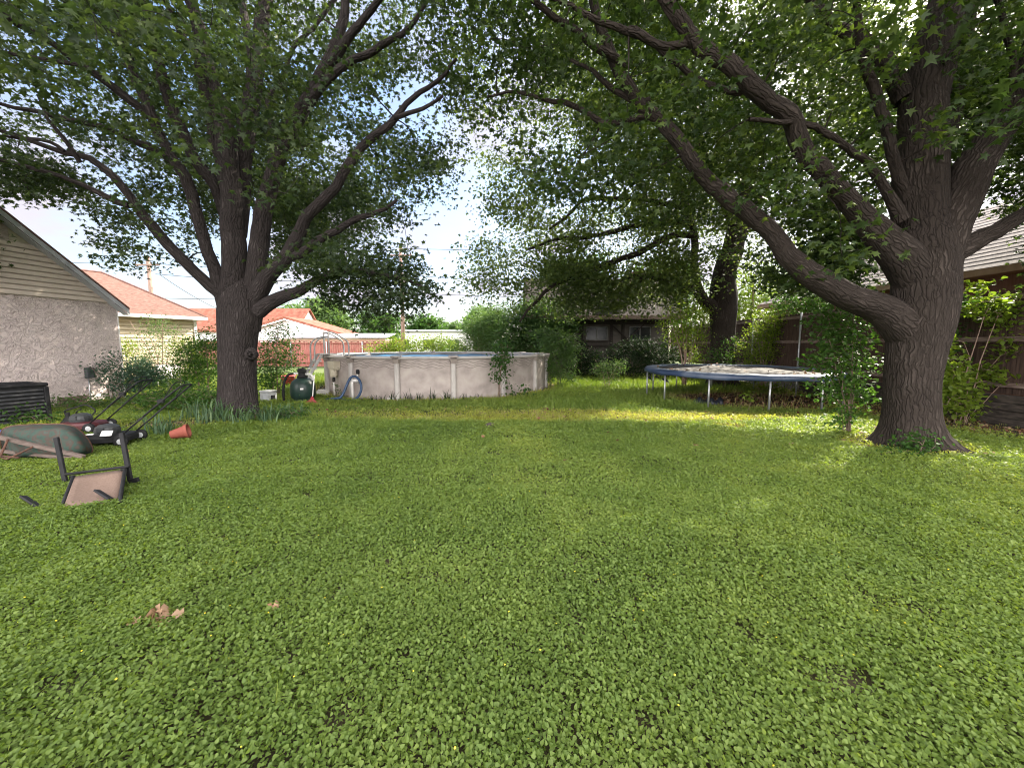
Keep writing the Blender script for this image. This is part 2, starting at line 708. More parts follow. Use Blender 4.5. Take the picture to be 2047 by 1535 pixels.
def big_tree(name, label, cat, base, bark_m, leaf_m, trunk, limbs, crown, keep, nclu, per, lsize, tmpl, seed, flare, knots=(), spread=(.23, .23, .12)):
    rng = np.random.default_rng(seed)
    root = thing(name, label, cat, base)
    bk = Bark()
    sk, sr = [], []
    P, r = limb_pts(trunk[0], trunk[1], trunk[2], 1.0)
    P[0] = np.array([P[0][0], P[0][1], -0.15])
    P, r = spline(P, r, .10)
    bk.limb(P, r, 56, lump=.035, flare=flare, seed=seed % 5)
    sk.append(P)
    sr.append(r)
    for i, (spec, y0, y1) in enumerate(limbs):
        steep = abs(spec[-1][0] - spec[0][0]) < .4 * abs(spec[-1][1] - spec[0][1])
        P, r = limb_pts(spec, y0, y1, 1.0 if steep else .45)
        # keep growing past the frame, thinner and thinner
        if spec[-1][1] <= 10 or spec[-1][0] <= 2 or spec[-1][0] >= 2044:
            d = P[-1] - P[-2]
            d /= np.linalg.norm(d)
            d2 = d * .7 + np.array([0, 0, .45])
            ext = 1.2 + 22 * r[-1]
            P = np.concatenate([P, [P[-1] + d * ext * .5, P[-1] + (d + d2) * ext * .5]])
            r = np.concatenate([r, [r[-1] * .62, .012]])
        P, r = spline(P, r, .14)
        # gnarl: small wander that grows from the joint outwards
        f = np.linspace(0, 1, len(P))
        w = np.cumsum(rng.normal(0, .012, (len(P), 3)), axis=0)
        P = P + w * np.minimum(1, f * 4)[:, None]
        seg = 26 if r[0] > .12 else (14 if r[0] > .05 else 8)
        bk.limb(P, r, seg, lump=.05, seed=i + 1)
        sk.append(P[2:])
        sr.append(r[2:])
    for (kx, ky), kr, off, n_ in knots:       # healed branch stubs
        p = np.array(at(kx, ky, trunk[1] - off))
        nn = np.array(n_, float)
        nn /= np.linalg.norm(nn)
        q = kr * trunk[1] / F
        bk.limb(np.array([p - nn * .10, p - nn * .03, p + nn * .004, p + nn * .012, p + nn * .002]), [q * 1.8, q * 1.5, q * 1.1, q * .75, q * .12], 16, lump=.12, seed=2)
    pts = crown_points(nclu, crown, rng, keep)
    grow(bk, np.concatenate(sk), np.concatenate(sr), pts, rng)
    bk.build('trunk', bark_m, root, base)
    P, (V, T, t) = cluster_leaves(pts, per, lsize, tmpl, rng, spread)
    npmesh('crown', V - np.array(base), T, leaf_m, root, tint=t)
    return root


def in_frame_keep(bottom, gaps, front=None, zmin=2.6, near=5.2, thin=.28):
    bx, by = np.array(bottom, float).T

    def keep(P):
        px, py, d = proj(P)
        k = np.ones(len(P))
        inf = (d > .3) & (px > -60) & (px < 2107) & (py > -60)
        bot = np.interp(px, bx, by)
        k = np.where(inf, np.clip((bot - py) / 36 + .12, 0, 1), k)
        for gx, gy, rx, ry, f in gaps:
            q = ((px - gx) / rx) ** 2 + ((py - gy) / ry) ** 2
            k = np.where(inf & (q < 1), k * f, k)
        k = np.where(P[:, 2] < zmin, 0, k)
        k = np.where(np.linalg.norm(P - np.array([0, 0, 1.6]), axis=1) < near, 0, k)
        if front:      # fewer leaves on the near side of the limbs
            k = np.where(inf & (P[:, 1] < front), k * thin, k)
        return k
    return keep


# --- left tree
YL = 8.55
base_l = gp(477, 836)
trunk_l = ([(477, 845, 42), (477, 800, 40), (476, 750, 39), (476, 700, 40), (477, 655, 43), (480, 625, 46), (481, 600, 43), (482, 580, 36), (483, 560, 26), (484, 540, 12)], YL, YL)
limbs_l = [
    ([(464, 655, 27), (464, 600, 29), (467, 534, 27), (467, 450, 24), (467, 388, 23), (460, 315, 23), (453, 242, 20), (435, 188, 18), (420, 133, 16), (402, 60, 14), (385, 5, 13)], YL, 8.0),
    ([(474, 470, 20), (488, 330, 19), (500, 279, 19), (507, 224, 18), (517, 133, 16), (522, 60, 14), (530, 5, 13)], YL - .05, 8.9),
    ([(508, 215, 10), (493, 110, 9), (482, 50, 8), (476, 5, 8)], 8.7, 9.6),
    ([(500, 660, 22), (506, 605, 24), (511, 550, 22), (514, 498, 21), (520, 450, 19), (527, 407, 18), (548, 334, 16), (577, 272, 15), (617, 202, 14), (650, 145, 12), (681, 59, 9), (688, 5, 8)], YL + .05, 8.2),
    ([(655, 138, 9), (673, 110, 9), (696, 73, 8), (722, 40, 7), (748, 5, 6)], 8.25, 7.7),
    ([(600, 235, 9), (629, 192, 9), (664, 158, 8), (711, 126, 7), (766, 100, 6), (810, 73, 5), (840, 40, 4), (860, 8, 3)], 8.3, 7.6),
    ([(505, 602, 20), (540, 545, 16), (577, 505, 14), (595, 472, 13), (611, 435, 11), (657, 388, 10), (672, 372, 9), (693, 331, 9), (731, 284, 8), (775, 249, 7), (810, 205, 5), (869, 158, 4), (913, 111, 2.5)], YL, 7.4),
    ([(790, 235, 5), (815, 224, 4), (842, 213, 3.5), (880, 190, 2.5)], 7.75, 7.5),
    ([(570, 514, 10), (602, 508, 9), (639, 483, 8), (675, 463, 7), (715, 440, 6), (760, 425, 4), (800, 400, 3)], 8.4, 7.9),
    ([(515, 622, 17), (545, 603, 14), (588, 585, 11), (624, 567, 9), (657, 552, 8), (700, 546, 6), (750, 550, 5), (800, 562, 3), (850, 580, 2)], YL, 7.9),
    # left side
    ([(458, 622, 20), (441, 588, 13), (421, 573, 12), (388, 544, 11), (354, 511, 11), (321, 476, 11), (288, 431, 10), (267, 408, 9), (229, 367, 8), (178, 330, 7), (129, 322, 6), (72, 300, 5), (2, 275, 4)], YL, 6.9),
    ([(258, 410, 8), (240, 405, 7), (198, 384, 6), (138, 361, 5), (72, 341, 5), (2, 327, 4)], 7.72, 7.2),
    ([(160, 325, 5), (138, 290, 5), (112, 258, 4), (98, 235, 3), (80, 190, 2.5)], 7.3, 6.9),
    ([(128, 302, 4), (100, 283, 4), (57, 277, 4), (2, 268, 3)], 7.2, 6.9),
    ([(455, 620, 20), (436, 565, 15), (430, 545, 14), (416, 500, 13), (400, 448, 13), (381, 373, 13), (353, 321, 12), (321, 258, 12), (301, 212, 11), (275, 163, 10), (255, 109, 9), (247, 43, 8), (246, 5, 8)], YL, 7.2),
    ([(312, 245, 9), (285, 222, 9), (258, 201, 9), (201, 155, 8), (160, 129, 8), (100, 83, 7), (37, 46, 7), (2, 17, 6)], 7.75, 6.3),
    ([(165, 132, 5), (115, 122, 5), (52, 111, 5), (2, 99, 4)], 6.95, 6.5),
    ([(356, 330, 8), (315, 301, 8), (272, 284, 7), (224, 258, 6), (143, 238, 5), (57, 218, 5), (2, 204, 4)], 7.9, 6.8),
    ([(262, 125, 7), (250, 90, 6), (218, 57, 6), (178, 32, 5), (149, 6, 4)], 7.3, 6.6),
    ([(455, 430, 18), (432, 372, 14), (412, 348, 14), (390, 318, 13), (373, 272, 13), (350, 212, 12), (330, 143, 11), (310, 72, 10), (290, 8, 9)], YL, 7.3),
    ([(456, 400, 12), (447, 330, 10), (424, 287, 10), (410, 215, 9), (398, 158, 9), (381, 92, 8), (358, 57, 8), (330, 4, 7)], YL - .1, 7.6),
    ([(545, 340, 6), (545, 300, 6), (540, 200, 5), (560, 170, 5), (590, 100, 4), (640, 40, 4), (665, 4, 4)], 8.5, 9.2),
]
bottom_l = [(-60, 400), (0, 412), (60, 420), (170, 425), (178, 510), (240, 545), (300, 575), (345, 545), (400, 520), (430, 560), (470, 420), (545, 430), (560, 560), (600, 575), (640, 590), (700, 640), (760, 690), (800, 670), (870, 610), (900, 470), (945, 330), (980, 250), (1060, 170), (2107, 60)]
gaps_l = [(818, 215, 55, 60, .12), (770, 200, 40, 30, .3), (900, 260, 60, 60, .35), (945, 400, 40, 160, .0), (668, 290, 38, 42, .08), (600, 340, 50, 40, .55),
          (235, 375, 55, 45, .18), (225, 285, 55, 32, .28), (120, 305, 60, 24, .4), (90, 480, 110, 70, .0), (160, 450, 60, 40, .1),
          (870, 480, 45, 90, .05), (815, 480, 60, 40, .2),  (310, 500, 30, 40, .5), (385, 470, 30, 60, .6), (480, 330, 60, 90, .6),
          (740, 40, 40, 40, .5), (455, 560, 75, 130, .12), (360, 590, 90, 60, .05), (505, 60, 30, 40, .5), (825, 70, 45, 40, .5), (330, 30, 24, 30, .4), (350, 400, 40, 50, .55)]
big_tree('shade_tree', 'tall broad shade tree with many steep limbs in front of the round pool', 'tree', base_l, BARK_A, LEAF_A, trunk_l, limbs_l,
         [((-6.0, 8.4, 7.4), (7.3, 5.8, 5.4), 8), ((-2.6, 8.1, 2.9), (1.7, 1.1, 1.0), .45), ((-10.5, 7.6, 4.4), (2.6, 1.6, 1.3), .8), ((-7.8, 12.0, 7.2), (3.6, 2.2, 3.2), 2.2), ((-7.0, 13.6, 6.0), (2.3, 1.4, 1.9), 1.6)], in_frame_keep(bottom_l, gaps_l, 7.7, 1.5, 5.2, .5), 3300, 36, .094, MAPLE, 3, (.42, .22), knots=[((500, 708), 7, .27, (.35, -1, 0))])

# --- right tree
YR = 6.0
base_r = gp(1818, 896)
trunk_r = ([(1820, 915, 66), (1821, 880, 64), (1822, 830, 62), (1823, 760, 61), (1830, 700, 64), (1838, 650, 71), (1845, 600, 74), (1848, 550, 72), (1848, 510, 72), (1846, 475, 66), (1845, 445, 48), (1844, 425, 20)], YR, YR)
limbs_r = [
    # central leader
    ([(1845, 560, 66), (1842, 470, 61), (1838, 400, 58), (1836, 293, 54), (1838, 195, 48), (1852, 98, 46), (1885, 5, 42)], YR, 6.2),
    # low limb sweeping left and up
    ([(1825, 665, 50), (1790, 635, 40), (1755, 614, 33), (1707, 600, 29), (1658, 574, 27), (1619, 548, 24), (1580, 513, 21), (1557, 472, 18), (1515, 433, 18), (1476, 407, 17), (1450, 381, 16), (1434, 367, 15), (1400, 329, 14), (1350, 250, 13), (1317, 222, 11), (1288, 171, 11), (1263, 125, 10), (1246, 83, 9), (1229, 42, 8), (1221, 5, 8)], YR, 6.6),
    ([(1252, 135, 8), (1225, 112, 7), (1192, 92, 7), (1150, 58, 6), (1100, 25, 6), (1070, 4, 5)], 6.5, 6.1),
    ([(1300, 200, 6), (1267, 202, 6), (1213, 167, 5), (1180, 140, 4), (1130, 120, 3)], 6.45, 6.9),
    ([(1310, 225, 6), (1250, 245, 6), (1200, 250, 6), (1167, 229, 5), (1133, 213, 5), (1083, 204, 4), (1025, 192, 3), (970, 200, 2)], 6.45, 7.2),
    # second limb, straight up left
    ([(1835, 560, 48), (1800, 510, 40), (1768, 475, 32), (1737, 438, 25), (1711, 405, 22), (1678, 365, 20), (1645, 322, 19), (1613, 290, 18), (1580, 221, 18), (1541, 195, 17), (1499, 160, 17), (1466, 124, 16), (1442, 104, 15), (1400, 76, 15), (1375, 42, 14), (1350, 6, 13)], YR, 5.4),
    ([(1800, 440, 16), (1776, 375, 10), (1743, 316, 8), (1697, 287, 7), (1645, 254, 7), (1606, 234, 6), (1560, 225, 5), (1500, 215, 4)], YR - .1, 5.4),
    ([(1400, 82, 8), (1330, 90, 7), (1270, 65, 7), (1220, 50, 6), (1160, 20, 5), (1130, 5, 4)], 5.5, 5.2),
    ([(1560, 205, 8), (1510, 190, 7), (1430, 175, 6), (1360, 130, 5), (1290, 70, 5), (1262, 60, 4)], 5.65, 6.0),
    # leader side limbs
    ([(1812, 400, 16), (1790, 330, 13), (1776, 261, 13), (1753, 182, 12), (1737, 140, 11), (1720, 91, 10), (1711, 26, 8), (1710, 5, 8)], YR, 5.7),
    ([(1810, 200, 22), (1779, 140, 17), (1750, 101, 15), (1720, 75, 13), (1678, 50, 11), (1640, 5, 9)], 6.1, 6.6),
    # right limbs
    ([(1855, 520, 60), (1885, 450, 48), (1912, 400, 42), (1939, 342, 38), (1971, 287, 33), (2004, 232, 28), (2036, 160, 25), (2060, 80, 22), (2075, 10, 20)], YR, 5.7),
    ([(1850, 560, 44), (1885, 515, 36), (1912, 501, 29), (1951, 484, 23), (1993, 466, 19), (2032, 440, 17), (2080, 410, 15), (2130, 350, 11)], YR, 5.2),
    ([(2010, 225, 10), (2030, 120, 9), (2010, 60, 8), (1990, 5, 7)], 5.75, 5.6),
    # backward limbs hidden behind the leader
    ([(1846, 520, 36), (1870, 380, 26), (1905, 250, 20), (1935, 120, 16), (1950, 5, 12)], 6.05, 8.2),
]
bottom_r = [(-60, -20), (700, 0), (900, 160), (960, 300), (1000, 360), (1200, 430), (1400, 470), (1500, 560), (1620, 600), (1700, 610), (1745, 520), (1770, 420), (1790, 300), (1830, 210), (1880, 300), (1905, 400), (1960, 410), (2047, 445), (2107, 450)]
gaps_r = [(1790, 275, 26, 40, .05), (1905, 330, 40, 60, .25), (1990, 350, 50, 60, .45), (1960, 420, 70, 30, .12), (1780, 440, 36, 60, .05), (1740, 500, 24, 30, .4), (1838, 200, 46, 230, .14),
          (1660, 70, 26, 60, .35), (1440, 60, 40, 50, .4), (1160, 120, 40, 40, .35), (1130, 240, 60, 40, .3), (1000, 260, 60, 60, .3), (1580, 500, 50, 50, .35),
          (945, 400, 40, 160, .0), (1500, 340, 30, 40, .5), (1330, 400, 30, 30, .4), (1420, 50, 24, 40, .3), (2000, 260, 30, 60, .35), (1560, 150, 20, 24, .3)]
big_tree('shade_tree', 'massive shade tree with thick furrowed trunk and low spreading limbs near the board fence', 'tree', base_r, BARK_B, LEAF_B, trunk_r, limbs_r,
         [((5.6, 6.4, 7.4), (7.4, 5.4, 5.2), 10), ((6.3, 7.8, 3.3), (1.2, .8, 1.0), .55), ((10.6, 7.6, 5.2), (3.2, 3.2, 2.4), 2.2), ((10.0, 9.4, 5.8), (2.8, 2.4, 2.2), 1.6)], in_frame_keep(bottom_r, gaps_r, 5.9, 2.6, 5.2, .5), 2750, 36, .100, MAPLE, 8, (1.05, .17), knots=[((1893, 632), 10, .16, (.85, -.5, 0))])  # last two volumes: foliage added mostly out of view to shade the lawn

# --- third tree behind the trampoline
YT = 15.5
base_t = gp(1444, 770)
trunk_t = ([(1444, 775, 28), (1444, 740, 25), (1444, 700, 24), (1445, 660, 25), (1445, 620, 29), (1446, 590, 28), (1447, 560, 25), (1453, 530, 23), (1463, 505, 22), (1476, 440, 19), (1492, 370, 17), (1510, 280, 14), (1530, 180, 11), (1545, 80, 8)], YT, YT)
limbs_t = [
    ([(1440, 625, 20), (1420, 610, 15), (1405, 600, 12), (1390, 575, 11), (1386, 550, 9), (1381, 520, 8), (1382, 480, 7), (1372, 440, 7), (1350, 380, 6), (1330, 310, 5), (1310, 230, 4)], YT, 14.6),
    ([(1388, 574, 9), (1364, 578, 8), (1345, 566, 7), (1319, 555, 6), (1288, 560, 5), (1258, 573, 4), (1240, 590, 3)], 15.2, 14.5),
    ([(1330, 560, 5), (1300, 557, 5), (1258, 558, 4), (1225, 575, 3), (1190, 590, 2)], 14.95, 14.3),
    ([(1386, 470, 7), (1342, 471, 6), (1292, 496, 6), (1234, 517, 5.5), (1192, 534, 5), (1167, 550, 4.5), (1108, 567, 4), (1067, 605, 3), (1040, 640, 2)], 14.8, 13.2),
    ([(1378, 446, 6), (1330, 446, 6), (1267, 450, 5), (1217, 463, 5), (1167, 475, 4), (1110, 480, 3), (1050, 500, 2)], 14.8, 13.8),
    ([(1365, 415, 5), (1300, 402, 5), (1246, 398, 4), (1192, 398, 4), (1154, 402, 3.5), (1133, 425, 3), (1090, 460, 2)], 14.7, 13.7),
    ([(1458, 525, 12), (1480, 480, 11), (1510, 420, 9), (1545, 350, 8), (1580, 260, 6), (1610, 170, 5)], YT, 15.8),
    ([(1470, 460, 10), (1440, 380, 9), (1410, 300, 8), (1380, 210, 6), (1350, 120, 5)], YT, 14.8),
    ([(1500, 330, 9), (1470, 250, 8), (1450, 170, 6), (1440, 90, 5)], YT, 15.6),
]
bottom_t = [(-60, -60), (880, 200), (925, 470), (935, 640), (960, 655), (1000, 660), (1060, 650), (1110, 640), (1200, 632), (1330, 625), (1400, 580), (1440, 520), (1490, 560), (1560, 610), (1640, 600), (1700, 520), (1800, 450), (2107, 400)]
gaps_t = [(1100, 480, 180, 150, .5), (940, 380, 36, 130, .0), (1110, 250, 60, 46, .25), (1010, 245, 60, 40, .25), (1250, 380, 50, 30, .5), (1230, 485, 60, 26, .35), (1130, 575, 70, 20, .4), (1330, 400, 30, 24, .4), (1000, 360, 40, 30, .6), (1100, 420, 50, 24, .5),
          (1560, 560, 45, 55, .1), (1680, 540, 40, 40, .15), (1390, 520, 30, 30, .5)]
big_tree('shade_tree', 'gnarled shade tree standing behind the blue rimmed trampoline', 'tree', base_t, BARK_B, LEAF_C, trunk_t, limbs_t,
         [((5.6, 14.6, 8.4), (8.0, 6.0, 6.4), 6), ((1.6, 14.2, 5.0), (3.6, 2.2, 2.6), 1.1), ((4.2, 14.6, 3.7), (3.6, 1.6, 1.1), .7), ((2.4, 14.0, 3.6), (2.6, 1.2, 1.0), .45)], in_frame_keep(bottom_t, gaps_t, None, 2.3), 2350, 42, .102, OAK6, 13, (.5, .3), spread=(.38, .38, .20))
# ------------------------------------------------------------------ ground
GROUND = pmat('soil', [(.030, .022, .014), (.055, .042, .024), (.050, .060, .020)], rough=.95, scale=1.2, bump=.6, bscale=30, detail=8)
GRASSFAR = pmat('lawn_far', [(.05, .085, .02), (.08, .12, .03), (.12, .13, .045)], rough=.95, scale=.7, bump=.7, bscale=25, detail=8)
COVER = leafmat('ground_cover_leaf', [(.072, .120, .030), (.126, .190, .047), (.190, .256, .068), (.295, .320, .070)], rough=.46, trans=.48, spec=.22, tcol=(1.35, 1.30, .42))
GRASS = leafmat('grass_blade', [(.075, .130, .020), (.125, .195, .030), (.18, .225, .045), (.30, .26, .10)], rough=.5, trans=.3, spec=.3)
DRYLEAF = leafmat('dry_leaf', [(.06, .028, .014), (.14, .07, .035), (.25, .15, .085), (.36, .25, .17)], rough=.8, trans=.1, spec=.2, tcol=(1, .8, .6))
FLOWER = pmat('yellow_flower', [(.75, .55, .03), (.85, .7, .05)], rough=.6)

g = MB()
N = 40
xs = np.concatenate([[-400, -120], np.linspace(-40, 40, N), [120, 400]])
ys = np.concatenate([[-60, -12], np.linspace(-6, 60, N), [150, 500]])
vs_ = [(x, y, 0.0) for y in ys for x in xs]
nx = len(xs)
g.add(vs_, [(j * nx + i, j * nx + i + 1, (j + 1) * nx + i + 1, (j + 1) * nx + i) for j in range(len(ys) - 1) for i in range(nx - 1)])
kind(g.build('ground', GROUND), 'structure')
lf = MB()
lf.add([(-120, 20.5, .004), (120, 20.5, .004), (200, 180, .004), (-200, 180, .004)], [(0, 1, 2, 3)])
kind(lf.build('lawn', GRASSFAR), 'structure')

POOL = (-2.8, 15.3, 4.15)
TRAMP = (6.6, 11.5, 2.5)
HC = Vector((-11.3, 11.3, 0))            # corner of the near house
HW = Vector((-.16, -1, 0)).normalized()  # along its gable wall, towards the camera
HN = Vector((1, -.16, 0)).normalized()   # out of the wall


def clear_mask(x, y):
    """1 where plants may grow"""
    m = np.ones(len(x), bool)
    m &= (x - POOL[0]) ** 2 + (y - POOL[1]) ** 2 > (POOL[2] + .03) ** 2
    m &= (x - base_l.x) ** 2 + (y - base_l.y) ** 2 > .44 ** 2
    m &= (x - base_r.x) ** 2 + (y - base_r.y) ** 2 > .50 ** 2
    m &= (x - base_t.x) ** 2 + (y - base_t.y) ** 2 > .6 ** 2
    dx, dy = x - HC.x, y - HC.y
    m &= ~((dx * HN.x + dy * HN.y < .03) & (dx * HW.x + dy * HW.y > -.1))
    m &= x < 9.6
    return m


def bare(x, y):
    """0 lush .. 1 bare: worn places and the litter round the trampoline"""
    b = np.zeros(len(x))

    def spot(cx, cy, rx, ry, a):
        q = ((x - cx) / rx) ** 2 + ((y - cy) / ry) ** 2
        return a * np.clip(1.6 - 1.6 * q, 0, 1)
    for s in ((7.2, 11.2, 3.0, 2.0, 1.15), (9.3, 8.2, 1.5, 2.6, .9), (6.2, 10.3, 1.6, 1.0, .5), (4.25, 7.55, .42, .28, .75), (-6.1, 8.5, .95, .9, .95), (-6.6, 7.8, 1.3, .45, .8), (6.2, 6.0, 1.0, .8, .6), (6.6, 7.2, 1.0, .5, .1),
              (2.5, 8.4, 4.5, .75, .35), (-1.5, 9.0, 4.0, .7, .30), (-4.7, 12.6, 1.2, .7, .5), (9.2, 12, 1.0, 4, .7), (-7.5, 7.7, .7, .4, .5), (-8.9, 7.6, .9, .5, .4)):
        b = np.maximum(b, spot(*s))
    d = np.hypot(x - POOL[0], y - POOL[1])
    b = np.maximum(b, .8 * np.clip((POOL[2] + .5 - d) * 4, 0, 1))
    n = vnoise(x * 1.3, y * 1.3, 3)
    return np.clip(b * (0.72 + .55 * n), 0, 1)


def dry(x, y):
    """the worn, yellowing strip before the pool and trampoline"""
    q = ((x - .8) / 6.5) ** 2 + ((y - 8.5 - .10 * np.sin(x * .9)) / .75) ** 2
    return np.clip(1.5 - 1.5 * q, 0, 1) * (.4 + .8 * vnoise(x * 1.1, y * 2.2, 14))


def carpet(x, y):
    h = .024 + .050 * vnoise(x * 1.1, y * 1.1, 1) + .040 * vnoise(x * 3.3, y * 3.3, 2)
    # trodden round the chair, the barrow and the mowers
    q = np.minimum(((x + 4.75) / 1.0) ** 2 + ((y - 4.35) / .75) ** 2, ((x + 6.7) / 1.6) ** 2 + ((y - 6.3) / 1.1) ** 2)
    return h * np.clip(.30 + .7 * (q - .6), .30, 1)


def field(x0, x1, y0, y1, dens, slope):
    n = int((x1 - x0) * (y1 - y0) * dens)
    x = RNG.uniform(x0, x1, n)
    y = RNG.uniform(y0, y1, n)
    k = np.abs(x) < slope * y + 1.2
    k &= clear_mask(x, y)
    return x[k], y[k]


parts = []
for (y0, y1, dens, size, tm) in ((.75, 2.4, 17500, .0195, OVATE), (2.4, 4.2, 12500, .0215, OVATE), (4.2, 6.2, 7500, .0265, DIAMOND), (6.2, 9.2, 3700, .0375, DIAMOND), (9.2, 13.5, 1700, .052, DIAMOND)):
    x, y = field(-1.36 * y1 - 1.2, min(1.36 * y1 + 1.2, 9.6), y0, y1, dens, 1.36)
    b = bare(x, y)
    k = RNG.uniform(size=len(x)) > b * 1.05
    # small holes in the carpet
    h = vnoise(x * 5.5, y * 5.5, 9)
    k &= RNG.uniform(size=len(x)) < np.clip((h - .02) * 7, .35, 1)
    # beyond the old mowing line the cover gives way to grass
    edge = 8.2 + .25 * np.sin(x * .7) + .5 * (vnoise(x * .8, y * .8, 4) - .5) + np.where(x < -5, 4, 0)
    k &= RNG.uniform(size=len(x)) < np.clip(1.1 - (y - edge) * 1.2, .5, 1)
    x, y = x[k], y[k]
    u = RNG.uniform(size=len(x)) ** .6
    z = carpet(x, y) * (.25 + .95 * u) + .006
    patch = vnoise(x * .55, y * .55, 6) * .6 + vnoise(x * 2.3, y * 2.3, 7) * .4
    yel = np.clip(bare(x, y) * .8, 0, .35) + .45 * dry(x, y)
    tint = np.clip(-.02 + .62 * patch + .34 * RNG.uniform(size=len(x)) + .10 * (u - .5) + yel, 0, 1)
    P = np.stack([x, y, z], -1)
    parts.append(leaves(P, size, tm, tilt=(.20, .50), roll=.52, tint=tint, svar=.38))
V, T, t = join(parts)
kind(npmesh('ground_cover', V, T, COVER, tint=t), 'stuff', 'low carpet of small oval green leaves covering the whole yard', 'ground cover')

# grass: blades standing in the far lawn, a few in the carpet
parts = []
for (y0, y1, dens, h, w) in ((1.0, 7.5, 26, .13, .009), (7.2, 9.6, 520, .12, .013), (9.6, 13.5, 620, .16, .018), (13.5, 21, 260, .2, .03)):
    x, y = field(-1.3 * y1 - 1.2, min(1.36 * y1 + 1.2, 9.6), y0, y1, dens, 1.36)
    b = bare(x, y)
    k = RNG.uniform(size=len(x)) > b * .95
    x, y = x[k], y[k]
    n = len(x)
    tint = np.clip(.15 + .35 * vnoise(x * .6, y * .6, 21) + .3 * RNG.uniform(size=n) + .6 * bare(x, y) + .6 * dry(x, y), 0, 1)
    R = rotmats(RNG.uniform(0, 2 * PI, n), -RNG.uniform(.5, 1.45, n), RNG.normal(0, .5, n))
    V0, T0 = BLADE
    hh = h * RNG.uniform(.5, 1.35, n) * (.6 + .8 * vnoise(x * 1.5, y * 1.5, 22))
    VV = V0[None] * np.stack([np.full(n, w), hh, hh], -1)[:, None, :]
    VV = np.einsum('nij,nkj->nki', R, VV) + np.stack([x, y, 0 * x], -1)[:, None, :]
    TT = T0[None] + (np.arange(n) * len(V0))[:, None, None]
    parts.append((VV.reshape(-1, 3), TT.reshape(-1, 3), np.repeat(tint, len(V0))))
V, T, t = join(parts)
kind(npmesh('grass', V, T, GRASS, tint=t), 'stuff', 'uncut yellowish green grass round the pool and trampoline', 'grass')

# yellow flower heads among the leaves
x, y = field(-6, 6, .9, 4.6, 9, 1.36)
P = np.stack([x, y, carpet(x, y) * 1.12 + .01], -1)
hexa = (np.array([(0, 0, .004)] + [(math.cos(a), math.sin(a), 0) for a in np.arange(6) * PI / 3]), np.array([(0, 1 + i, 1 + (i + 1) % 6) for i in range(6)]))
V, T, t = stamp(hexa, P, rotmats(RNG.uniform(0, 6, len(P)), RNG.normal(0, .3, len(P)), RNG.normal(0, .3, len(P))), RNG.uniform(.003, .005, len(P)), RNG.uniform(size=len(P)))
kind(npmesh('wild_flowers', V, T, FLOWER), 'stuff', 'scattered tiny yellow flower heads in the green carpet', 'wild flowers')

# fallen leaves: thick under the trampoline and along the fence, thin elsewhere
parts = []
x, y = field(-9, 9.8, 1.2, 16, 38, 1.36)
b = bare(x, y)
k = RNG.uniform(size=len(x)) < np.clip(b * 1.2 + np.where(y < 5, 0, .010), 0, 1)
x, y = x[k], y[k]
x2, y2 = RNG.uniform(4.2, 9.9, 9000), RNG.uniform(5.2, 14, 9000)
k = RNG.uniform(size=9000) < np.where(bare(x2, y2) > .5, bare(x2, y2) * .8, 0)
k &= clear_mask(x2, y2)
x, y = np.concatenate([x, x2[k]]), np.concatenate([y, y2[k]])
P = np.stack([x, y, RNG.uniform(.012, .05, len(x)) + np.where(bare(x, y) < .3, carpet(x, y) * .8, 0)], -1)
V, T, t = leaves(P, .06, OAK6, tilt=(0, .35), roll=.5)
kind(npmesh('leaf_litter', V, T, DRYLEAF, tint=t), 'stuff', 'brown fallen leaves lying under the trampoline and along the fence', 'leaf litter')

# one curled heap of dead leaves in the foreground carpet
c0 = gp(335, 1262)
P = np.array([c0.x, c0.y, .085]) + RNG.normal(size=(13, 3)) * np.array([.045, .022, .010])
V, T, t = leaves(P, .075, OAK6, tilt=(-.35, .5), roll=1.1, tint=RNG.uniform(.55, 1, 13))
tag(npmesh('dead_leaves', V, T, DRYLEAF, tint=t), 'curled pale brown dead leaves lying on the green carpet at lower left', 'dead leaves')
c0 = gp(548, 1237)
P = np.array([c0.x, c0.y, .08]) + RNG.normal(size=(3, 3)) * np.array([.02, .015, .005])
V, T, t = leaves(P, .05, OAK6, tilt=(-.2, .6), roll=1.0, tint=RNG.uniform(.5, .8, 3))
tag(npmesh('dead_leaves', V, T, DRYLEAF, tint=t), 'small reddish brown dead leaf right of the larger curled heap', 'dead leaves')
# ------------------------------------------------------------------ buildings
STUCCO = pmat('pink_grey_stucco', [(.57, .48, .46), (.63, .535, .51), (.67, .575, .55)], rough=.95, scale=3, bump=0)
# trowelled stucco: long curved ridges
_n = STUCCO.node_tree
_no = _n.nodes.new('ShaderNodeTexNoise')
_no.inputs['Scale'].default_value = 7.5
_no.inputs['Detail'].default_value = 2.5
_no.inputs['Distortion'].default_value = 1.1
_t = _n.nodes.new('ShaderNodeTexCoord')
_n.links.new(_t.outputs['Object'], _no.inputs['Vector'])
_rp = _n.nodes.new('ShaderNodeValToRGB')
ramp_set(_rp, [(.40, (1, 1, 1)), (.475, (0, 0, 0)), (.50, (1, 1, 1)), (.58, (.55, .55, .55)), (.64, (.9, .9, .9))])
_n.links.new(_no.outputs['Fac'], _rp.inputs[0])
_bp = _n.nodes.new('ShaderNodeBump')
_bp.inputs['Strength'].default_value = .75
_bp.inputs['Distance'].default_value = .02
_n.links.new(_rp.outputs[0], _bp.inputs['Height'])
_n.links.new(_bp.outputs[0], _n.nodes['Principled BSDF'].inputs['Normal'])
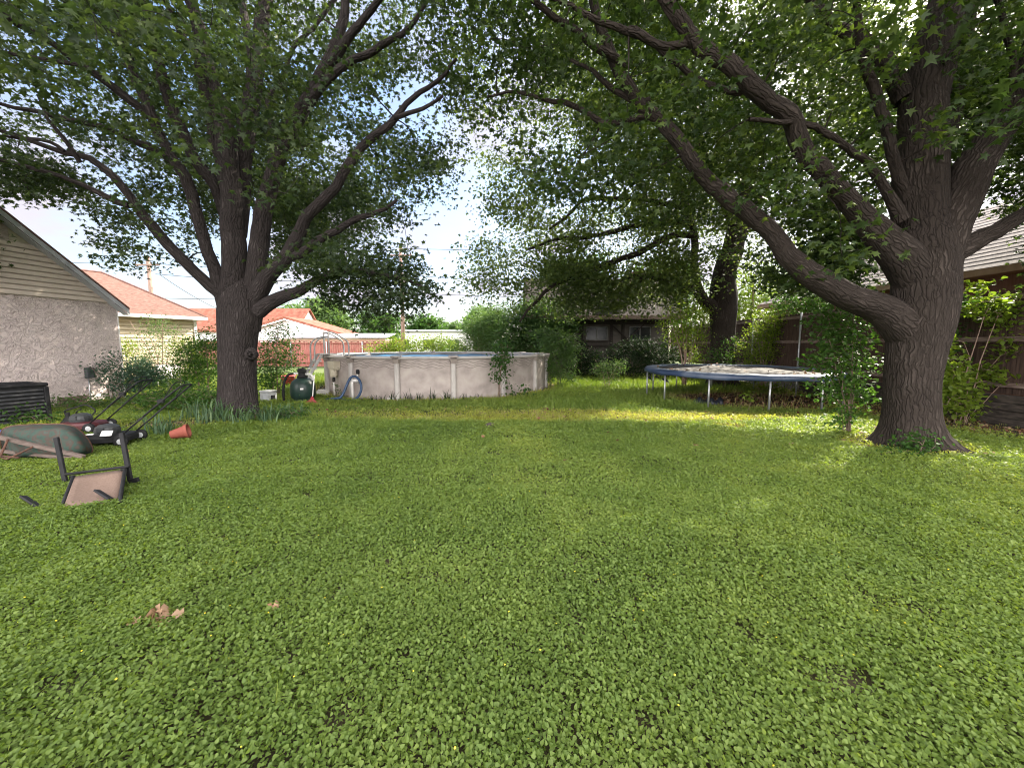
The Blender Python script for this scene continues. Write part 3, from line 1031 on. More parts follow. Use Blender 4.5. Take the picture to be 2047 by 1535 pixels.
# grime lines in the trowel marks, painted also for their missing relief shade
_gm = _n.nodes.new('ShaderNodeMixRGB')
_gm.blend_type = 'MULTIPLY'
_gr = _n.nodes.new('ShaderNodeValToRGB')
ramp_set(_gr, [(.40, (1, 1, 1)), (.425, (.55, .53, .53)), (.45, (1, 1, 1)), (.49, (1, 1, 1)), (.515, (.48, .46, .46)), (.535, (1, 1, 1)), (.585, (1, 1, 1)), (.61, (.60, .58, .58)), (.63, (1, 1, 1))])
_n.links.new(_no.outputs['Fac'], _gr.inputs[0])
_src = _n.nodes['Principled BSDF'].inputs['Base Color'].links[0].from_socket
_gm.inputs[0].default_value = .7
_n.links.new(_src, _gm.inputs[1])
_n.links.new(_gr.outputs[0], _gm.inputs[2])
_n.links.new(_gm.outputs[0], _n.nodes['Principled BSDF'].inputs['Base Color'])

VINYL = pmat('tan_vinyl_siding', [(.55, .47, .40), (.60, .52, .445)], rough=.6, scale=1.5)
OLDWOOD = pmat('peeling_painted_wood', [(.30, .25, .21), (.40, .35, .30), (.14, .10, .08)], rough=.9, scale=5, stretch=(1, 4, 3), bump=.5)
PLY = pmat('weathered_plywood', [(.36, .34, .24), (.42, .39, .29)], rough=.9, scale=3)
TRIM = pmat('pale_grey_trim', [(.40, .41, .44), (.48, .49, .52)], rough=.6, scale=4)
WHITE = pmat('white_paint', [(.70, .69, .67), (.80, .79, .77)], rough=.6, scale=3)
SHING = pmat('brown_shingle', [(.10, .052, .042), (.155, .082, .066), (.205, .118, .098)], rough=.95, scale=7, stretch=(1, 1, 5), bump=.8, bscale=30)
SHING_R = pmat('red_shingle', [(.17, .052, .034), (.24, .085, .055), (.29, .13, .09)], rough=.95, scale=3, bump=.6, bscale=20)
SHING_G = pmat('grey_shingle', [(.12, .10, .10), (.19, .165, .165), (.25, .215, .215)], rough=.95, scale=6, bump=.8, bscale=30)
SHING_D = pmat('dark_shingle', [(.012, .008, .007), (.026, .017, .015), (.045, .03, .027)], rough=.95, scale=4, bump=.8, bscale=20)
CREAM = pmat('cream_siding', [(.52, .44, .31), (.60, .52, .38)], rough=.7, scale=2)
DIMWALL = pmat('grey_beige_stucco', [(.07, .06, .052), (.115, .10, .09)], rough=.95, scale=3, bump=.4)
DARKWOOD = pmat('dark_stained_timber', [(.018, .014, .012), (.045, .035, .030)], rough=.9, scale=9, stretch=(1, 1, 8))
REDWOOD = pmat('red_stained_boards', [(.20, .065, .055), (.30, .105, .09), (.38, .17, .15)], rough=.85, scale=5, stretch=(6, 6, .6))
FENCEWOOD = pmat('dark_brown_fence_boards', [(.036, .021, .016), (.064, .038, .029), (.105, .066, .051)], rough=.9, scale=5, stretch=(7, 7, .5), bump=.3)
RAILWOOD = pmat('weathered_fence_rail', [(.11, .075, .062), (.20, .14, .12), (.27, .21, .18)], rough=.9, scale=6, stretch=(1, 1, 6))
TIMBER = pmat('old_retaining_timber', [(.020, .016, .013), (.05, .040, .034), (.09, .07, .06)], rough=.95, scale=6, stretch=(4, 1, 4), bump=.5)
STEEL = pmat('galvanized_steel', [(.34, .35, .36), (.48, .49, .50)], rough=.42, scale=8, metal=.7)
BLACKM = pmat('black_painted_metal', [(.010, .010, .011), (.018, .018, .020)], rough=.6, scale=10, spec=.2)
BLACKP = pmat('black_plastic', [(.010, .010, .011), (.020, .020, .021)], rough=.65, scale=8, spec=.2)
GLASSD = pmat('dark_window_glass', [(.012, .014, .015), (.03, .034, .034)], rough=.15, scale=1.5, spec=.25)
POLEW = pmat('utility_pole_wood', [(.17, .11, .085), (.27, .19, .155)], rough=.9, scale=6, stretch=(3, 3, .4))
CONC = pmat('pale_concrete', [(.42, .40, .37), (.55, .53, .50)], rough=.95, scale=9, bump=.3)


def rot_of(x):
    return math.atan2(x.y, x.x)


# near house at left: stucco wall below, vinyl gable above
hr = thing('stucco_house', 'stucco house with tan lap siding gable at the left edge', 'house', HC, rot_of(HW))
MB().box((4.5, -3.5, 1.4), (9, 7, 2.8)).build('wall', STUCCO, hr)
SL = .84
mb, old, ply = MB(), MB(), MB()


def rake(z):
    return max(0.0, (z - 2.72) / SL)


bh = .122
i = 0
while 2.78 + i * bh < 6.3:
    z0, z1 = 2.78 + i * bh, 2.78 + (i + 1) * bh
    a0, a1 = rake(z0) - .07 if i == 0 else rake(z0), rake(z1)
    tgt = mb if z0 < 4.0 else None
    if tgt is not None:
        am = rake(z0 + bh * .72)
        P = [(a0, .055, z0), (9 - a0, .055, z0), (9 - a0, .105, z0), (a0, .105, z0), (am, .098, z0 + bh * .72), (9 - am, .098, z0 + bh * .72), (a1, .050, z1), (9 - a1, .050, z1), (a0, 0, z0), (9 - a0, 0, z0)]
        mb.add(P, [(0, 1, 2, 3), (3, 2, 5, 4), (4, 5, 7, 6), (8, 9, 1, 0)])
    i += 1
z = 4.0
while z < 6.3:
    z1 = min(z + .19, 6.44)
    a0, a1 = max(rake(z), 2.05), max(rake(z1), 2.05)
    if rake(z1) < 4.5:
        old.add([(a0, .052, z), (9 - rake(z), .052, z), (9 - rake(z1), .030, z1), (a1, .030, z1), (a0, .0, z), (9 - rake(z), 0, z)], [(0, 1, 2, 3), (4, 5, 1, 0)])
    z = z1
ply.slab([(rake(3.995), .03, 3.995), (2.045, .03, 3.995), (2.045, .03, 2.72 + SL * 2.045)], (0, .014, 0))
mb.build('gable_siding', VINYL, hr)
o = old.build('old_siding', OLDWOOD, hr)
o['label'] = 'bare peeling wood boards at the top of the gable'
ply.build('plywood_patch', PLY, hr)
gb = MB()
gb.add([(0, -.02, 2.8), (9, -.02, 2.8), (4.5, -.02, 6.48)], [(0, 1, 2)])
gb.build('gable_sheathing', OLDWOOD, hr)
apex = Vector((4.5, 0, 2.66 + SL * 4.5))
for sgn, nm in ((1, 'a'), (-1, 'b')):
    e = Vector((4.5 - sgn * 4.62, 0, 2.66 - SL * .12))
    rf = MB()
    rf.slab([e + Vector((0, .30, .06)), apex + Vector((0, .30, .06)), apex + Vector((0, -7.2, .06)), e + Vector((0, -7.2, .06))], (0, 0, .05))
    rf.build('roof', SHING, hr)
    fa = MB()
    fa.slab([e + Vector((0, .262, -.075)), apex + Vector((0, .262, -.075)), apex + Vector((0, .262, .055)), e + Vector((0, .262, .055))], (0, .024, 0))
    fa.slab([e + Vector((0, .06, -.10)), apex + Vector((0, .06, -.10)), apex + Vector((0, .06, -.085)), e + Vector((0, .06, -.085))], (0, .2, 0))
    fa.build('rake_board', TRIM, hr)
cb = MB().box((-.012, -.04, 1.38), (.03, .1, 2.76))
cb.build('corner_bead', WHITE, hr)
v = MB()
v.box((1.19, .012, .15), (.64, .03, .24))
for k in range(5):
    v.box((1.19, .03, .06 + .045 * k), (.58, .022, .014), Euler((.6, 0, 0)))
v.build('crawl_vent', RAILWOOD, hr)
eb = MB().box((.82, .06, .86), (.17, .11, .28))
eb.build('meter_box', pmat('grey_box_paint', [(.055, .06, .065), (.08, .085, .09)], rough=.6), hr, bevel=.01)
MB().tube([(.84, .035, .72), (.84, .035, -.02)], .016).build('conduit', STEEL, hr, smooth=True)

# cream garage behind it
gx = Vector((.447, .894, 0))
gr = thing('cream_garage', 'cream lap sided garage with brown hip roof beyond the stucco house', 'garage', (-17.0, 17.0, 0), rot_of(gx))
W_ = MB()
W_.box((-2.2, 2.5, 1.45), (10, 5, 2.9))
W_.build('wall', CREAM, gr)
sb = MB()
k = 0
while k * .17 < 2.70:
    z0 = .06 + k * .17
    sb.add([(-7.2, -.060, z0), (2.86, -.060, z0), (2.86, -.050, z0 + .12), (-7.2, -.050, z0 + .12), (-7.2, 0, z0), (2.86, 0, z0), (-7.2, -.008, z0 + .17), (2.86, -.008, z0 + .17)], [(0, 1, 2, 3), (4, 5, 1, 0), (3, 2, 7, 6)])
    k += 1
sb.build('lap_siding', CREAM, gr)
MB().box((2.83, -.04, 1.45), (.12, .09, 2.88)).build('corner_board', WHITE, gr)
ez, rz_ = 2.98, 4.95
A = [(-7.5, -.4, ez), (3.2, -.4, ez), (3.2, 5.4, ez), (-7.5, 5.4, ez)]
RD = [(-4.6, 2.5, rz_), (.45, 2.5, rz_)]
rf = MB()
rf.add(A + RD, [(0, 1, 5, 4), (1, 2, 5), (2, 3, 4, 5), (3, 0, 4), (3, 2, 1, 0)])
rf.build('roof', SHING, gr)
MB().tube([RD[1], A[1]], .05, 6).tube([RD[0], RD[1]], .05, 6).build('ridge_cap', SHING, gr)
fb = MB()
fb.box((-2.15, -.415, 2.90), (10.74, .03, .15))
fb.box((3.215, 2.5, 2.90), (.03, 5.86, .15))
fb.build('fascia', WHITE, gr)

# far house and garage with red roofs
fr = thing('red_roof_house', 'distant white house with red shingle roof and small gable window', 'house', (-25.3, 38, 0))
MB().box((0, 0, 1.5), (11.4, 4.4, 3.0)).build('wall', WHITE, fr)
gm = MB()
gm.slab([(5.68, -2.2, 3.0), (5.68, 2.2, 3.0), (5.68, 0, 4.9)], (.03, 0, 0))
gm.build('gable', WHITE, fr)
rf = MB()
rf.slab([(-5.9, -2.5, 2.78), (5.9, -2.5, 2.78), (5.9, 0, 5.0), (-5.9, 0, 5.0)], (0, 0, .1))
rf.slab([(-5.9, 2.5, 2.78), (5.9, 2.5, 2.78), (5.9, 0, 5.0), (-5.9, 0, 5.0)], (0, 0, .1))
rf.build('roof', SHING_R, fr)
w = MB().box((5.73, 0, 3.75), (.06, .7, .8)).build('window', TRIM, fr)
MB().box((5.745, 0, 3.75), (.06, .5, .62)).build('pane', GLASSD, w)

fg = thing('white_garage', 'low white garage with red roof edge behind the red board fence', 'garage', (-18.9, 33, 0))
gm = MB()
gm.slab([(-4.5, 0, 0), (4.3, 0, 0), (4.3, 0, 2.45), (0, 0, 3.72), (-4.5, 0, 2.4)], (0, 4.5, 0))
gm.build('wall', WHITE, fg)
rf = MB()
for s in (-1, 1):
    rf.slab([(0, -.25, 3.78), (s * 4.7, -.25, 2.40), (s * 4.7, 5, 2.40), (0, 5, 3.78)], (0, 0, .2))
rf.build('roof', SHING_R, fg)
tr_ = MB()
for s in (-1, 1):
    tr_.slab([(0, -.28, 3.66), (s * 4.72, -.28, 2.28), (s * 4.72, -.28, 2.40), (0, -.28, 3.78)], (0, .025, 0))
tr_.build('rake_trim', WHITE, fg)

sh = thing('low_shed', 'long low beige shed between the white garage and the red fence', 'shed', (-14.2, 31, 0))
MB().box((0, 1, 1.05), (8.4, 2, 2.1)).build('wall', CREAM, sh)
MB().slab([(-4.4, -.25, 2.16), (4.4, -.25, 2.16), (4.4, 2.2, 2.5), (-4.4, 2.2, 2.5)], (0, 0, .09)).build('roof', TRIM, sh)

lb = thing('long_building', 'long white flat roofed building far beyond the hedge', 'building', (-11.5, 47, 0))
MB().box((0, 3, 1.6), (18, 6, 3.2)).build('wall', WHITE, lb)
MB().box((0, 3, 3.32), (18.5, 6.5, .22)).build('roof', TRIM, lb)
for k in range(6):
    MB().box((-7.5 + 3 * k, -.02, 1.7), (1.3, .06, 1.1)).build('window', GLASSD, lb)

# red board fence behind the pool
rfc = thing('board_fence', 'red stained board fence with pale posts behind the round pool', 'fence', (-15.5, 28.8, 0))
pn = MB()
for k in range(100):
    hgt = 1.80 + .03 * math.sin(k * 2.7)
    pn.box((-9 + k * .165, .03 + .006 * (k % 2), .04 + hgt / 2), (.15, .022, hgt))
pn.build('board_panel', REDWOOD, rfc)
for z in (.35, .98, 1.76):
    MB().box((-.8, -.01, z), (16.6, .045, .085)).build('rail', REDWOOD, rfc)
MB().box((-.8, .0, 1.90), (16.6, .12, .05)).build('cap_rail', REDWOOD, rfc)
for k in range(7):
    MB().tube([(-9 + k * 2.62 + .42, -.07, -.1), (-9 + k * 2.62 + .42, -.07, 1.86)], .04, 8).build('post', TRIM, rfc, smooth=True)

# fence on the right
ff = thing('board_fence', 'dark brown board fence with weathered rails along the right side', 'fence', (10.0, 13, 0))
pn = MB()
rr = random.Random(3)
for k in range(150):
    y = -9.5 + k * .142
    top = 2.69 + rr.uniform(-.02, .02)
    c = .03
    pn.slab([(.02 + rr.uniform(0, .006), y, .62), (.02, y + .137, .62), (.02, y + .137, top - c), (.02, y + .137 - c, top), (.02, y + c, top), (.02, y, top - c)], (.018, 0, 0))
pn.build('board_panel', FENCEWOOD, ff)
for z, h in ((.80, .09), (1.72, .10), (2.56, .10)):
    MB().box((-.02, 1.15, z), (.045, 21.4, h), Euler((0, 0, 0))).build('rail', RAILWOOD, ff)
for y in (.55, 3.2, 5.9, 8.6):
    MB().tube([(-.075, y, -.1), (-.075, y, 2.72)], .028, 10).build('post', STEEL, ff, smooth=True)

rw = thing('retaining_wall', 'low wall of stacked dark timbers under the brown board fence', 'retaining wall', (9.86, 8.5, 0))
for k in range(4):
    MB().box((rr.uniform(-.02, .02), 0, .08 + .152 * k), (.19, 9.4, .148)).build('timber', TIMBER, rw, bevel=.015)

# neighbour's house over the fence
nh = thing('neighbour_house', 'brown walled house with grey hip roof over the right fence', 'house', (17.0, 12.0, 0))
MB().box((0, 0, 1.75), (8.0, 15.2, 3.5)).build('wall', pmat('brown_wood_wall', [(.16, .085, .06), (.23, .13, .095)], rough=.85, scale=4, stretch=(6, 6, .6)), nh)
e, zt, ze = 4.55, 6.5, 3.62
A = [(-e, -8.1, ze), (e, -8.1, ze), (e, 8.1, ze), (-e, 8.1, ze)]
RD = [(0, -3.6, zt), (0, 3.6, zt)]
rf = MB()
rf.add(A + RD, [(0, 1, 4), (1, 2, 5, 4), (2, 3, 5), (3, 0, 4, 5)])
# shingle courses: thin lapped strips on the near slope
for k in range(1, 20):
    f = k / 20
    y0, y1 = -8.1 + 4.5 * f, 8.1 - 4.5 * f
    x0, z0 = -e + e * f, ze + (zt - ze) * f
    rf.box((x0 - .004, 0, z0 + .003), (.012, y1 - y0, .012))
rf.build('roof', SHING_G, nh)
so_ = MB()
so_.box((-e + .02, 0, ze - .10), (.05, 16.2, .18))
so_.box((0, 8.08, ze - .10), (2 * e - .1, .05, .18))
so_.box((-4.2, 0, ze - .17), (.62, 16.1, .03))
so_.build('eave', pmat('tan_eave_wood', [(.34, .23, .16), (.44, .31, .22)], rough=.8), nh)

# dark timbered house at the back
dh = thing('timbered_house', 'shadowed house with dark timber braces and brown roof behind the shrubs', 'house', (4.7, 20.6, 0))
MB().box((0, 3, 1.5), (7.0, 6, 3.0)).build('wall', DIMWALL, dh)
tb = MB()
for x in (-3.42, -1.05, .50, 1.1, 3.42):
    tb.box((x, -.02, 1.5), (.16, .06, 2.98))
tb.box((0, -.022, 2.78), (6.9, .062, .22))
tb.box((0, -.022, 1.55), (6.9, .058, .12))
tb.bar((.55, -.028, 2.6), (1.6, -.028, 1.7), .05, .13, (0, 1, 0))
tb.bar((2.2, -.028, 2.7), (1.2, -.028, 1.75), .05, .13, (0, 1, 0))
tb.bar((-1.1, -.028, 2.6), (-1.9, -.028, 1.9), .05, .13, (0, 1, 0))
tb.build('timber_frame', DARKWOOD, dh)
rf = MB()
rf.slab([(-4.0, -.75, 2.98), (4.0, -.75, 2.98), (4.0, 3, 5.4), (-4.0, 3, 5.4)], (0, 0, .12))
rf.slab([(-4.0, 6.75, 2.98), (4.0, 6.75, 2.98), (4.0, 3, 5.4), (-4.0, 3, 5.4)], (0, 0, .12))
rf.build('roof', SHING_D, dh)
MB().box((0, -.77, 3.0), (8.0, .04, .20)).build('fascia', RAILWOOD, dh)
ch = MB().box((2.3, 1.5, 4.75), (.75, .6, 1.7))
ch.build('chimney', pmat('dark_red_brick', [(.10, .05, .04), (.17, .09, .075)], rough=.9, scale=9), dh)
for wx in (-.27, 1.98):
    wf = MB()
    x0, x1, z0, z1 = wx - .54, wx + .54, 1.88, 2.55
    for a, b in (((x0, z0), (x1, z0)), ((x0, z1), (x1, z1)), ((x0, z0), (x0, z1)), ((x1, z0), (x1, z1)), ((wx, z0), (wx, z1))):
        wf.bar((a[0], -.05, a[1]), (b[0], -.05, b[1]), .05, .055, (0, 1, 0))
    wo = wf.build('window', pmat('dull_window_frame', [(.12, .12, .115), (.17, .17, .165)]), dh)
    MB().box((wx, -.03, 2.215), (1.06, .02, .66)).build('pane', GLASSD, wo)
    MB().box((wx, -.09, 1.80), (1.3, .12, .07)).build('sill', DARKWOOD, wo)

# ------------------------------------------------------------------ utility poles and wires
for nm, px, topy, Y, lab in (('utility_pole', 806, 494, 33.0, 'brown wooden utility pole rising behind the round pool'), ('utility_pole', 311, 512, 31.0, 'thin wooden utility pole above the cream garage roof')):
    b = at(px, 690, Y)
    top = at(px, topy, Y)
    root = thing(nm, lab, 'utility pole', (b.x, b.y, 0))
    H = top.z
    pb = MB()
    pb.tube([(0, 0, -.2), (.02, 0, H * .5), (0, 0, H)], [.17, .15, .12], 12)
    pb.build('pole', POLEW, root, smooth=True)
    MB().box((0, -.14, H - .7), (1.9, .1, .12)).build('crossarm', POLEW, root)
    for x in (-.85, -.35, .35, .85):
        MB().lathe([(.03, H - .64), (.05, H - .58), (.05, H - .5), (.02, H - .46)], 8, (x, -.14, 0)).build('insulator', GLASSD, root)
    if px > 800:
        tf = MB().lathe([(.05, H - 2.9), (.22, H - 2.85), (.24, H - 2.2), (.22, H - 2.05), (.05, H - 2.0)], 16, (.36, -.1, 0))
        tf.build('transformer', STEEL, root, smooth=True)


def wire(p, q, sag, lab, r=.018):
    P = [p.lerp(q, i / 24) - Vector((0, 0, sag * 4 * (i / 24) * (1 - i / 24))) for i in range(25)]
    mb = MB().tube(P, r, 5)
    o = mb.build('power_line', BLACKP, None, smooth=True)
    tag(o, lab, 'power line')


PA, PB = at(806, 520, 33), at(311, 520, 31)
wire(at(-300, 512, 30), PB + Vector((0, -.2, -.1)), .3, 'power line running left from the thin pole over the garage')
wire(PB + Vector((0, -.2, -.3)), PA + Vector((-.3, -.2, .4)), .6, 'highest power line strung between the two utility poles')
wire(at(311, 548, 31), at(806, 555, 33), .4, 'middle power line strung between the two utility poles')
wire(at(311, 596, 31), at(806, 590, 33), .2, 'lowest power line strung between the two utility poles')
wire(at(806, 549, 33), at(1900, 566, 38), .9, 'upper power line running right from the pole behind the pool')
wire(at(806, 586, 33), at(1900, 590, 38), .5, 'lower power line running right from the pole behind the pool')
wire(at(815, 588, 33), at(912, 652, 46), .5, 'slanting service wire dropping from the pole towards the long building')
wire(at(318, 548, 31), at(470, 632, 37.5), .3, 'slanting service wire dropping from the thin pole to the red roof house')
wire(at(806, 497, 33), at(1700, 470, 36), .6, 'topmost power line leaving the pole behind the pool')

# ------------------------------------------------------------------ pool
POOLW = pmat('pool_wall_marbled', [(.27, .23, .21), (.36, .31, .285), (.42, .37, .335)], rough=.6, scale=3.2, bump=0, detail=7)
POOLT = pmat('pool_trim_offwhite', [(.38, .35, .33), (.47, .44, .415)], rough=.5, scale=5)
POOLG = pmat('pool_cap_taupe', [(.25, .21, .19), (.33, .29, .26)], rough=.5, scale=6)
POOLV = pmat('pool_wave_pattern', [(.19, .16, .145), (.25, .215, .195)], rough=.6, scale=4)
COVERB = pmat('blue_pool_cover', [(.022, .075, .15), (.038, .115, .21), (.06, .16, .27)], rough=.6, scale=1.2, spec=.15)
PVC = pmat('white_pvc', [(.62, .60, .57), (.74, .72, .69)], rough=.45, scale=4)
cx, cy, PR = POOL
pool = thing('round_pool', 'round above ground pool with pale marbled wall and blue cover', 'pool', (cx, cy, 0))
PH = 1.24


def pc(a, r, z):
    """pool coordinates: a in degrees from the side facing the camera, to the right"""
    t = R_(a)
    return Vector((r * math.sin(t), -r * math.cos(t), z))


wm = MB()
NS = 128
vs_ = [pc(360 * k / NS, PR - .06, z) for z in (0, PH) for k in range(NS)] + [pc(360 * k / NS, PR - .12, z) for z in (0, PH) for k in range(NS)]
fs_ = [(k, (k + 1) % NS, NS + (k + 1) % NS, NS + k) for k in range(NS)] + [(2 * NS + k, 3 * NS + k, 3 * NS + (k + 1) % NS, 2 * NS + (k + 1) % NS) for k in range(NS)]
wm.add(vs_, fs_)
wm.build('wall', POOLW, pool, smooth=True)
wt = MB()
for band in range(3):
    n = 720
    vs_, fs_ = [], []
    for k in range(n):
        a = 360 * k / n
        z = PH - .14 - .075 * band + .028 * math.sin(R_(a) * 56 + band * .7) + .012 * math.sin(R_(a) * 23 + band)
        for dz in (0, .022):
            vs_.append(pc(a, PR - .0575, z + dz))
    fs_ = [(2 * k, 2 * ((k + 1) % n), 2 * ((k + 1) % n) + 1, 2 * k + 1) for k in range(n)]
    wt.add(vs_, fs_)
wt.build('wave_trim', POOLV, pool)
NP = 16
PA0 = 15.4
for k in range(NP):
    a = PA0 + 360 / NP * k
    M = Matrix.Rotation(R_(a), 3, 'Z')

    def L(x, y, z):
        return pc(a, PR, 0) + M @ Vector((x, -y, 0)) + Vector((0, 0, z))
    p = MB()
    prof = [(-.075, -.055), (-.075, 0), (-.05, .03), (-.02, .035), (.02, .035), (.05, .03), (.075, 0), (.075, -.055)]
    p.slab([L(x, y, .0) for x, y in prof], (0, 0, PH - .05))
    po = p.build('post', POOLT, pool)
    c = MB()
    c.add([L(x, y, z) for z, s, w_ in ((PH - .17, .075, .045), (PH - .03, .13, .10)) for x, y in ((-s, -.04), (s, -.04), (s * .8, w_), (-s * .8, w_))],
          [(0, 1, 2, 3), (4, 7, 6, 5), (0, 4, 5, 1), (1, 5, 6, 2), (2, 6, 7, 3), (3, 7, 4, 0)])
    c.add([L(x, y, z) for z, s in ((PH + .003, .15), (PH + .058, .13)) for x, y in ((-s, -.10), (s, -.10), (s, .10), (s * .6, .125), (-s * .6, .125), (-s, .10))],
          [(0, 1, 2, 3, 4, 5), (11, 10, 9, 8, 7, 6)] + [(i, (i + 1) % 6, 6 + (i + 1) % 6, 6 + i) for i in range(6)])
    c.build('cap', POOLG, po)
    b = a + 360 / NP
    t = MB()
    ri, ro = PR - .14, PR + .085
    q = [pc(a + 1.2, ro, PH - .035), pc(b - 1.2, ro, PH - .035), pc(b - 1.2, ri, PH - .02), pc(a + 1.2, ri, PH - .02)]
    t.slab(q, (0, 0, .062))
    t.build('top_rail', POOLT, pool, bevel=.012)
# cover: taut towards the rim, wrinkled and sagging inside
cv = MB()
NR, NA = 14, 96
vs_ = [(0, 0, PH - .16)]
for i in range(1, NR + 1):
    for k in range(NA):
        a = 360 * k / NA
        r = (PR - .13) * i / NR
        q = pc(a, r, 0)
        wr = .045 * (float(vnoise(q.x * 1.3 + 9, q.y * .6, 31)) - .5) + .05 * (float(vnoise(a * .16, r * .35, 32)) - .5) * min(1, i / 6)
        z = PH - .135 + wr + .035 * (i / NR) ** 3 + (.06 * math.sin(R_(a) * 9) ** 6 if i >= NR - 1 else 0) * .5
        vs_.append((q.x, q.y, z))
fs_ = [(0, 1 + k, 1 + (k + 1) % NA) for k in range(NA)]
for i in range(NR - 1):
    for k in range(NA):
        fs_.append((1 + i * NA + k, 1 + (i + 1) * NA + k, 1 + (i + 1) * NA + (k + 1) % NA, 1 + i * NA + (k + 1) % NA))
cv.add(vs_, fs_)
cv.build('cover', COVERB, pool, smooth=True)


def skim(a, parts_):
    pass


AS = -40.5
M = Matrix.Rotation(R_(AS), 3, 'Z')


def LS(x, y, z, a=None):
    return pc(AS if a is None else a, PR - .06, 0) + (Matrix.Rotation(R_(AS if a is None else a), 3, 'Z') @ Vector((x, -y, 0))) + Vector((0, 0, z))


sk_ = MB()
sk_.box(LS(0, .11, 1.00), (.40, .22, .22), M)
sk_.box(LS(0, .10, .87), (.34, .20, .06), M)
sk_.lathe([(.10, .62), (.11, .66), (.12, .85)], 14, LS(0, .13, 0))
sk_.build('skimmer', pmat('yellowed_plastic', [(.42, .37, .28), (.50, .45, .35)], rough=.5), pool, bevel=.012)
pp = MB().tube([LS(0, .13, .62), LS(0, .13, .0)], .028, 10)
ppo = pp.build('skimmer_pipe', PVC, pool, smooth=True)
MB().lathe([(.03, .46), (.045, .47), (.045, .58), (.03, .6)], 12, LS(0, .13, 0)).build('valve', BLACKP, ppo)
a2 = -25.5
rp_ = MB().tube([LS(.0, .02, .86, a2), LS(0, .05, .80, a2), LS(0, .07, .70, a2), LS(0, .07, .45, a2)], .022, 10)
rpo = rp_.build('return_pipe', PVC, pool, smooth=True)
MB().lathe([(.03, .74), (.05, .76), (.05, .86), (.03, .88)], 12, LS(0, .05, 0, a2)).build('valve', BLACKP, rpo)

# white stand pipe with the blue hose looped over it
sp0 = at(706, 799, 11.25)
st = thing('stand_pipe', 'white plastic stand pipe with a short top arm beside the pool wall', 'pipe', (sp0.x, sp0.y, 0))
P = [Vector((0, 0, -.05)), Vector((-.02, 0, .48)), Vector((-.02, 0, .56))]
MB().tube(P, .042, 12).build('riser', PVC, st, smooth=True)
MB().tube([(-.06, 0, .575), (.19, .05, .575)], .046, 12).build('arm', PVC, st, smooth=True)
hs = [(648, 800, 11.05), (655, 799, 11.0), (666, 797, 10.95), (680, 795, 10.95), (686, 787, 11.0), (690, 778, 11.05), (696, 763.5, 11.12), (701.7, 754.4, 11.2), (709.5, 752.3, 11.22), (717, 758, 11.2), (722, 770, 11.16), (721, 783, 11.12), (715, 794, 11.1), (706.6, 800, 11.0), (697, 801, 10.95), (682, 799, 11.05), (667, 799, 11.15), (655, 798, 11.3)]
P, _r = spline([at(*h) for h in hs], [1] * len(hs), .05)
P[:, 2] = np.maximum(P[:, 2], .035)
o = MB().tube([Vector(p) for p in P], .036, 10).build('pool_hose', pmat('blue_ribbed_hose', [(.012, .035, .085), (.03, .075, .16)], rough=.4, scale=30, stretch=(1, 1, 1)), None, smooth=True)
tag(o, 'dark blue ribbed hose looped over the white stand pipe', 'hose')

# ladder straddling the rim
aL = -50
lx = pc(aL, 1, 0)
lb0 = Vector((cx, cy, 0)) + pc(aL, PR, 0)
LD = thing('pool_ladder', 'grey A frame ladder with curved handrails over the left pool rim', 'ladder', lb0, rot_of(lx))
ALU = pmat('dull_grey_resin', [(.30, .29, .28), (.42, .41, .40)], rough=.5, scale=6)
for s in (-.26, .26):
    MB().bar((.98, s, 0), (.22, s, 1.30), .045, .09, (1, 0, 0)).build('outer_leg', ALU, LD, bevel=.008)
    MB().bar((-.2, s, 1.26), (-.34, s, .2), .045, .08, (1, 0, 0)).build('inner_leg', ALU, LD, bevel=.008)
    MB().tube([(.0, s, 1.30), (.0, s, 2.02)], .026, 10).build('upright', ALU, LD, smooth=True)
    P, _r = spline([(.42, s, 1.0), (.42, s, 1.35), (.40, s, 1.62), (.26, s, 1.80), (.0, s, 1.88)], [1] * 5, .06)
    MB().tube([Vector(p) for p in P], .023, 10).build('outer_handrail', ALU, LD, smooth=True)
    P, _r = spline([(.0, s, 2.02), (-.18, s, 1.98), (-.42, s, 1.84), (-.60, s, 1.66), (-.60, s, 1.10)], [1] * 5, .06)
    MB().tube([Vector(p) for p in P], .023, 10).build('inner_handrail', ALU, LD, smooth=True)
MB().box((0, 0, 1.315), (.46, .60, .04)).build('platform', ALU, LD, bevel=.008)
for k, z in enumerate((.28, .58, .86, 1.10)):
    x = .98 - (.98 - .22) * z / 1.30
    MB().box((x - .03, 0, z), (.16, .50, .05)).build('tread', PVC, LD, bevel=.008)

# sand filter
sf0 = gp(607, 805)
SF = thing('sand_filter', 'dark green pool sand filter tank with valve head and hose', 'sand filter', (sf0.x, sf0.y, 0), R_(20))
TANK = pmat('dark_green_tank', [(.010, .026, .022), (.018, .040, .032)], rough=.38, scale=5)
MB().lathe([(.20, 0), (.24, .02), (.24, .09), (.22, .10), (.29, .15), (.315, .22), (.32, .40), (.31, .50), (.27, .60), (.19, .67), (.12, .70), (.10, .72)], 36).build('tank', TANK, SF, smooth=True)
MB().lathe([(.13, .70), (.14, .71), (.14, .75), (.10, .76), (.09, .84), (.115, .86), (.12, .92), (.09, .95), (.05, .96)], 24).bar((0, 0, .975), (.16, .06, .99), .03, .025).build('valve_head', BLACKP, SF, smooth=False)
MB().tube([(-.09, -.02, .82), (-.2, -.03, .82)], .035, 12).build('union', PVC, SF, smooth=True)
MB().tube([(.09, -.02, .80), (.22, -.04, .80), (.26, -.04, .74), (.26, -.04, .62)], .032, 12).build('union', PVC, SF, smooth=True)
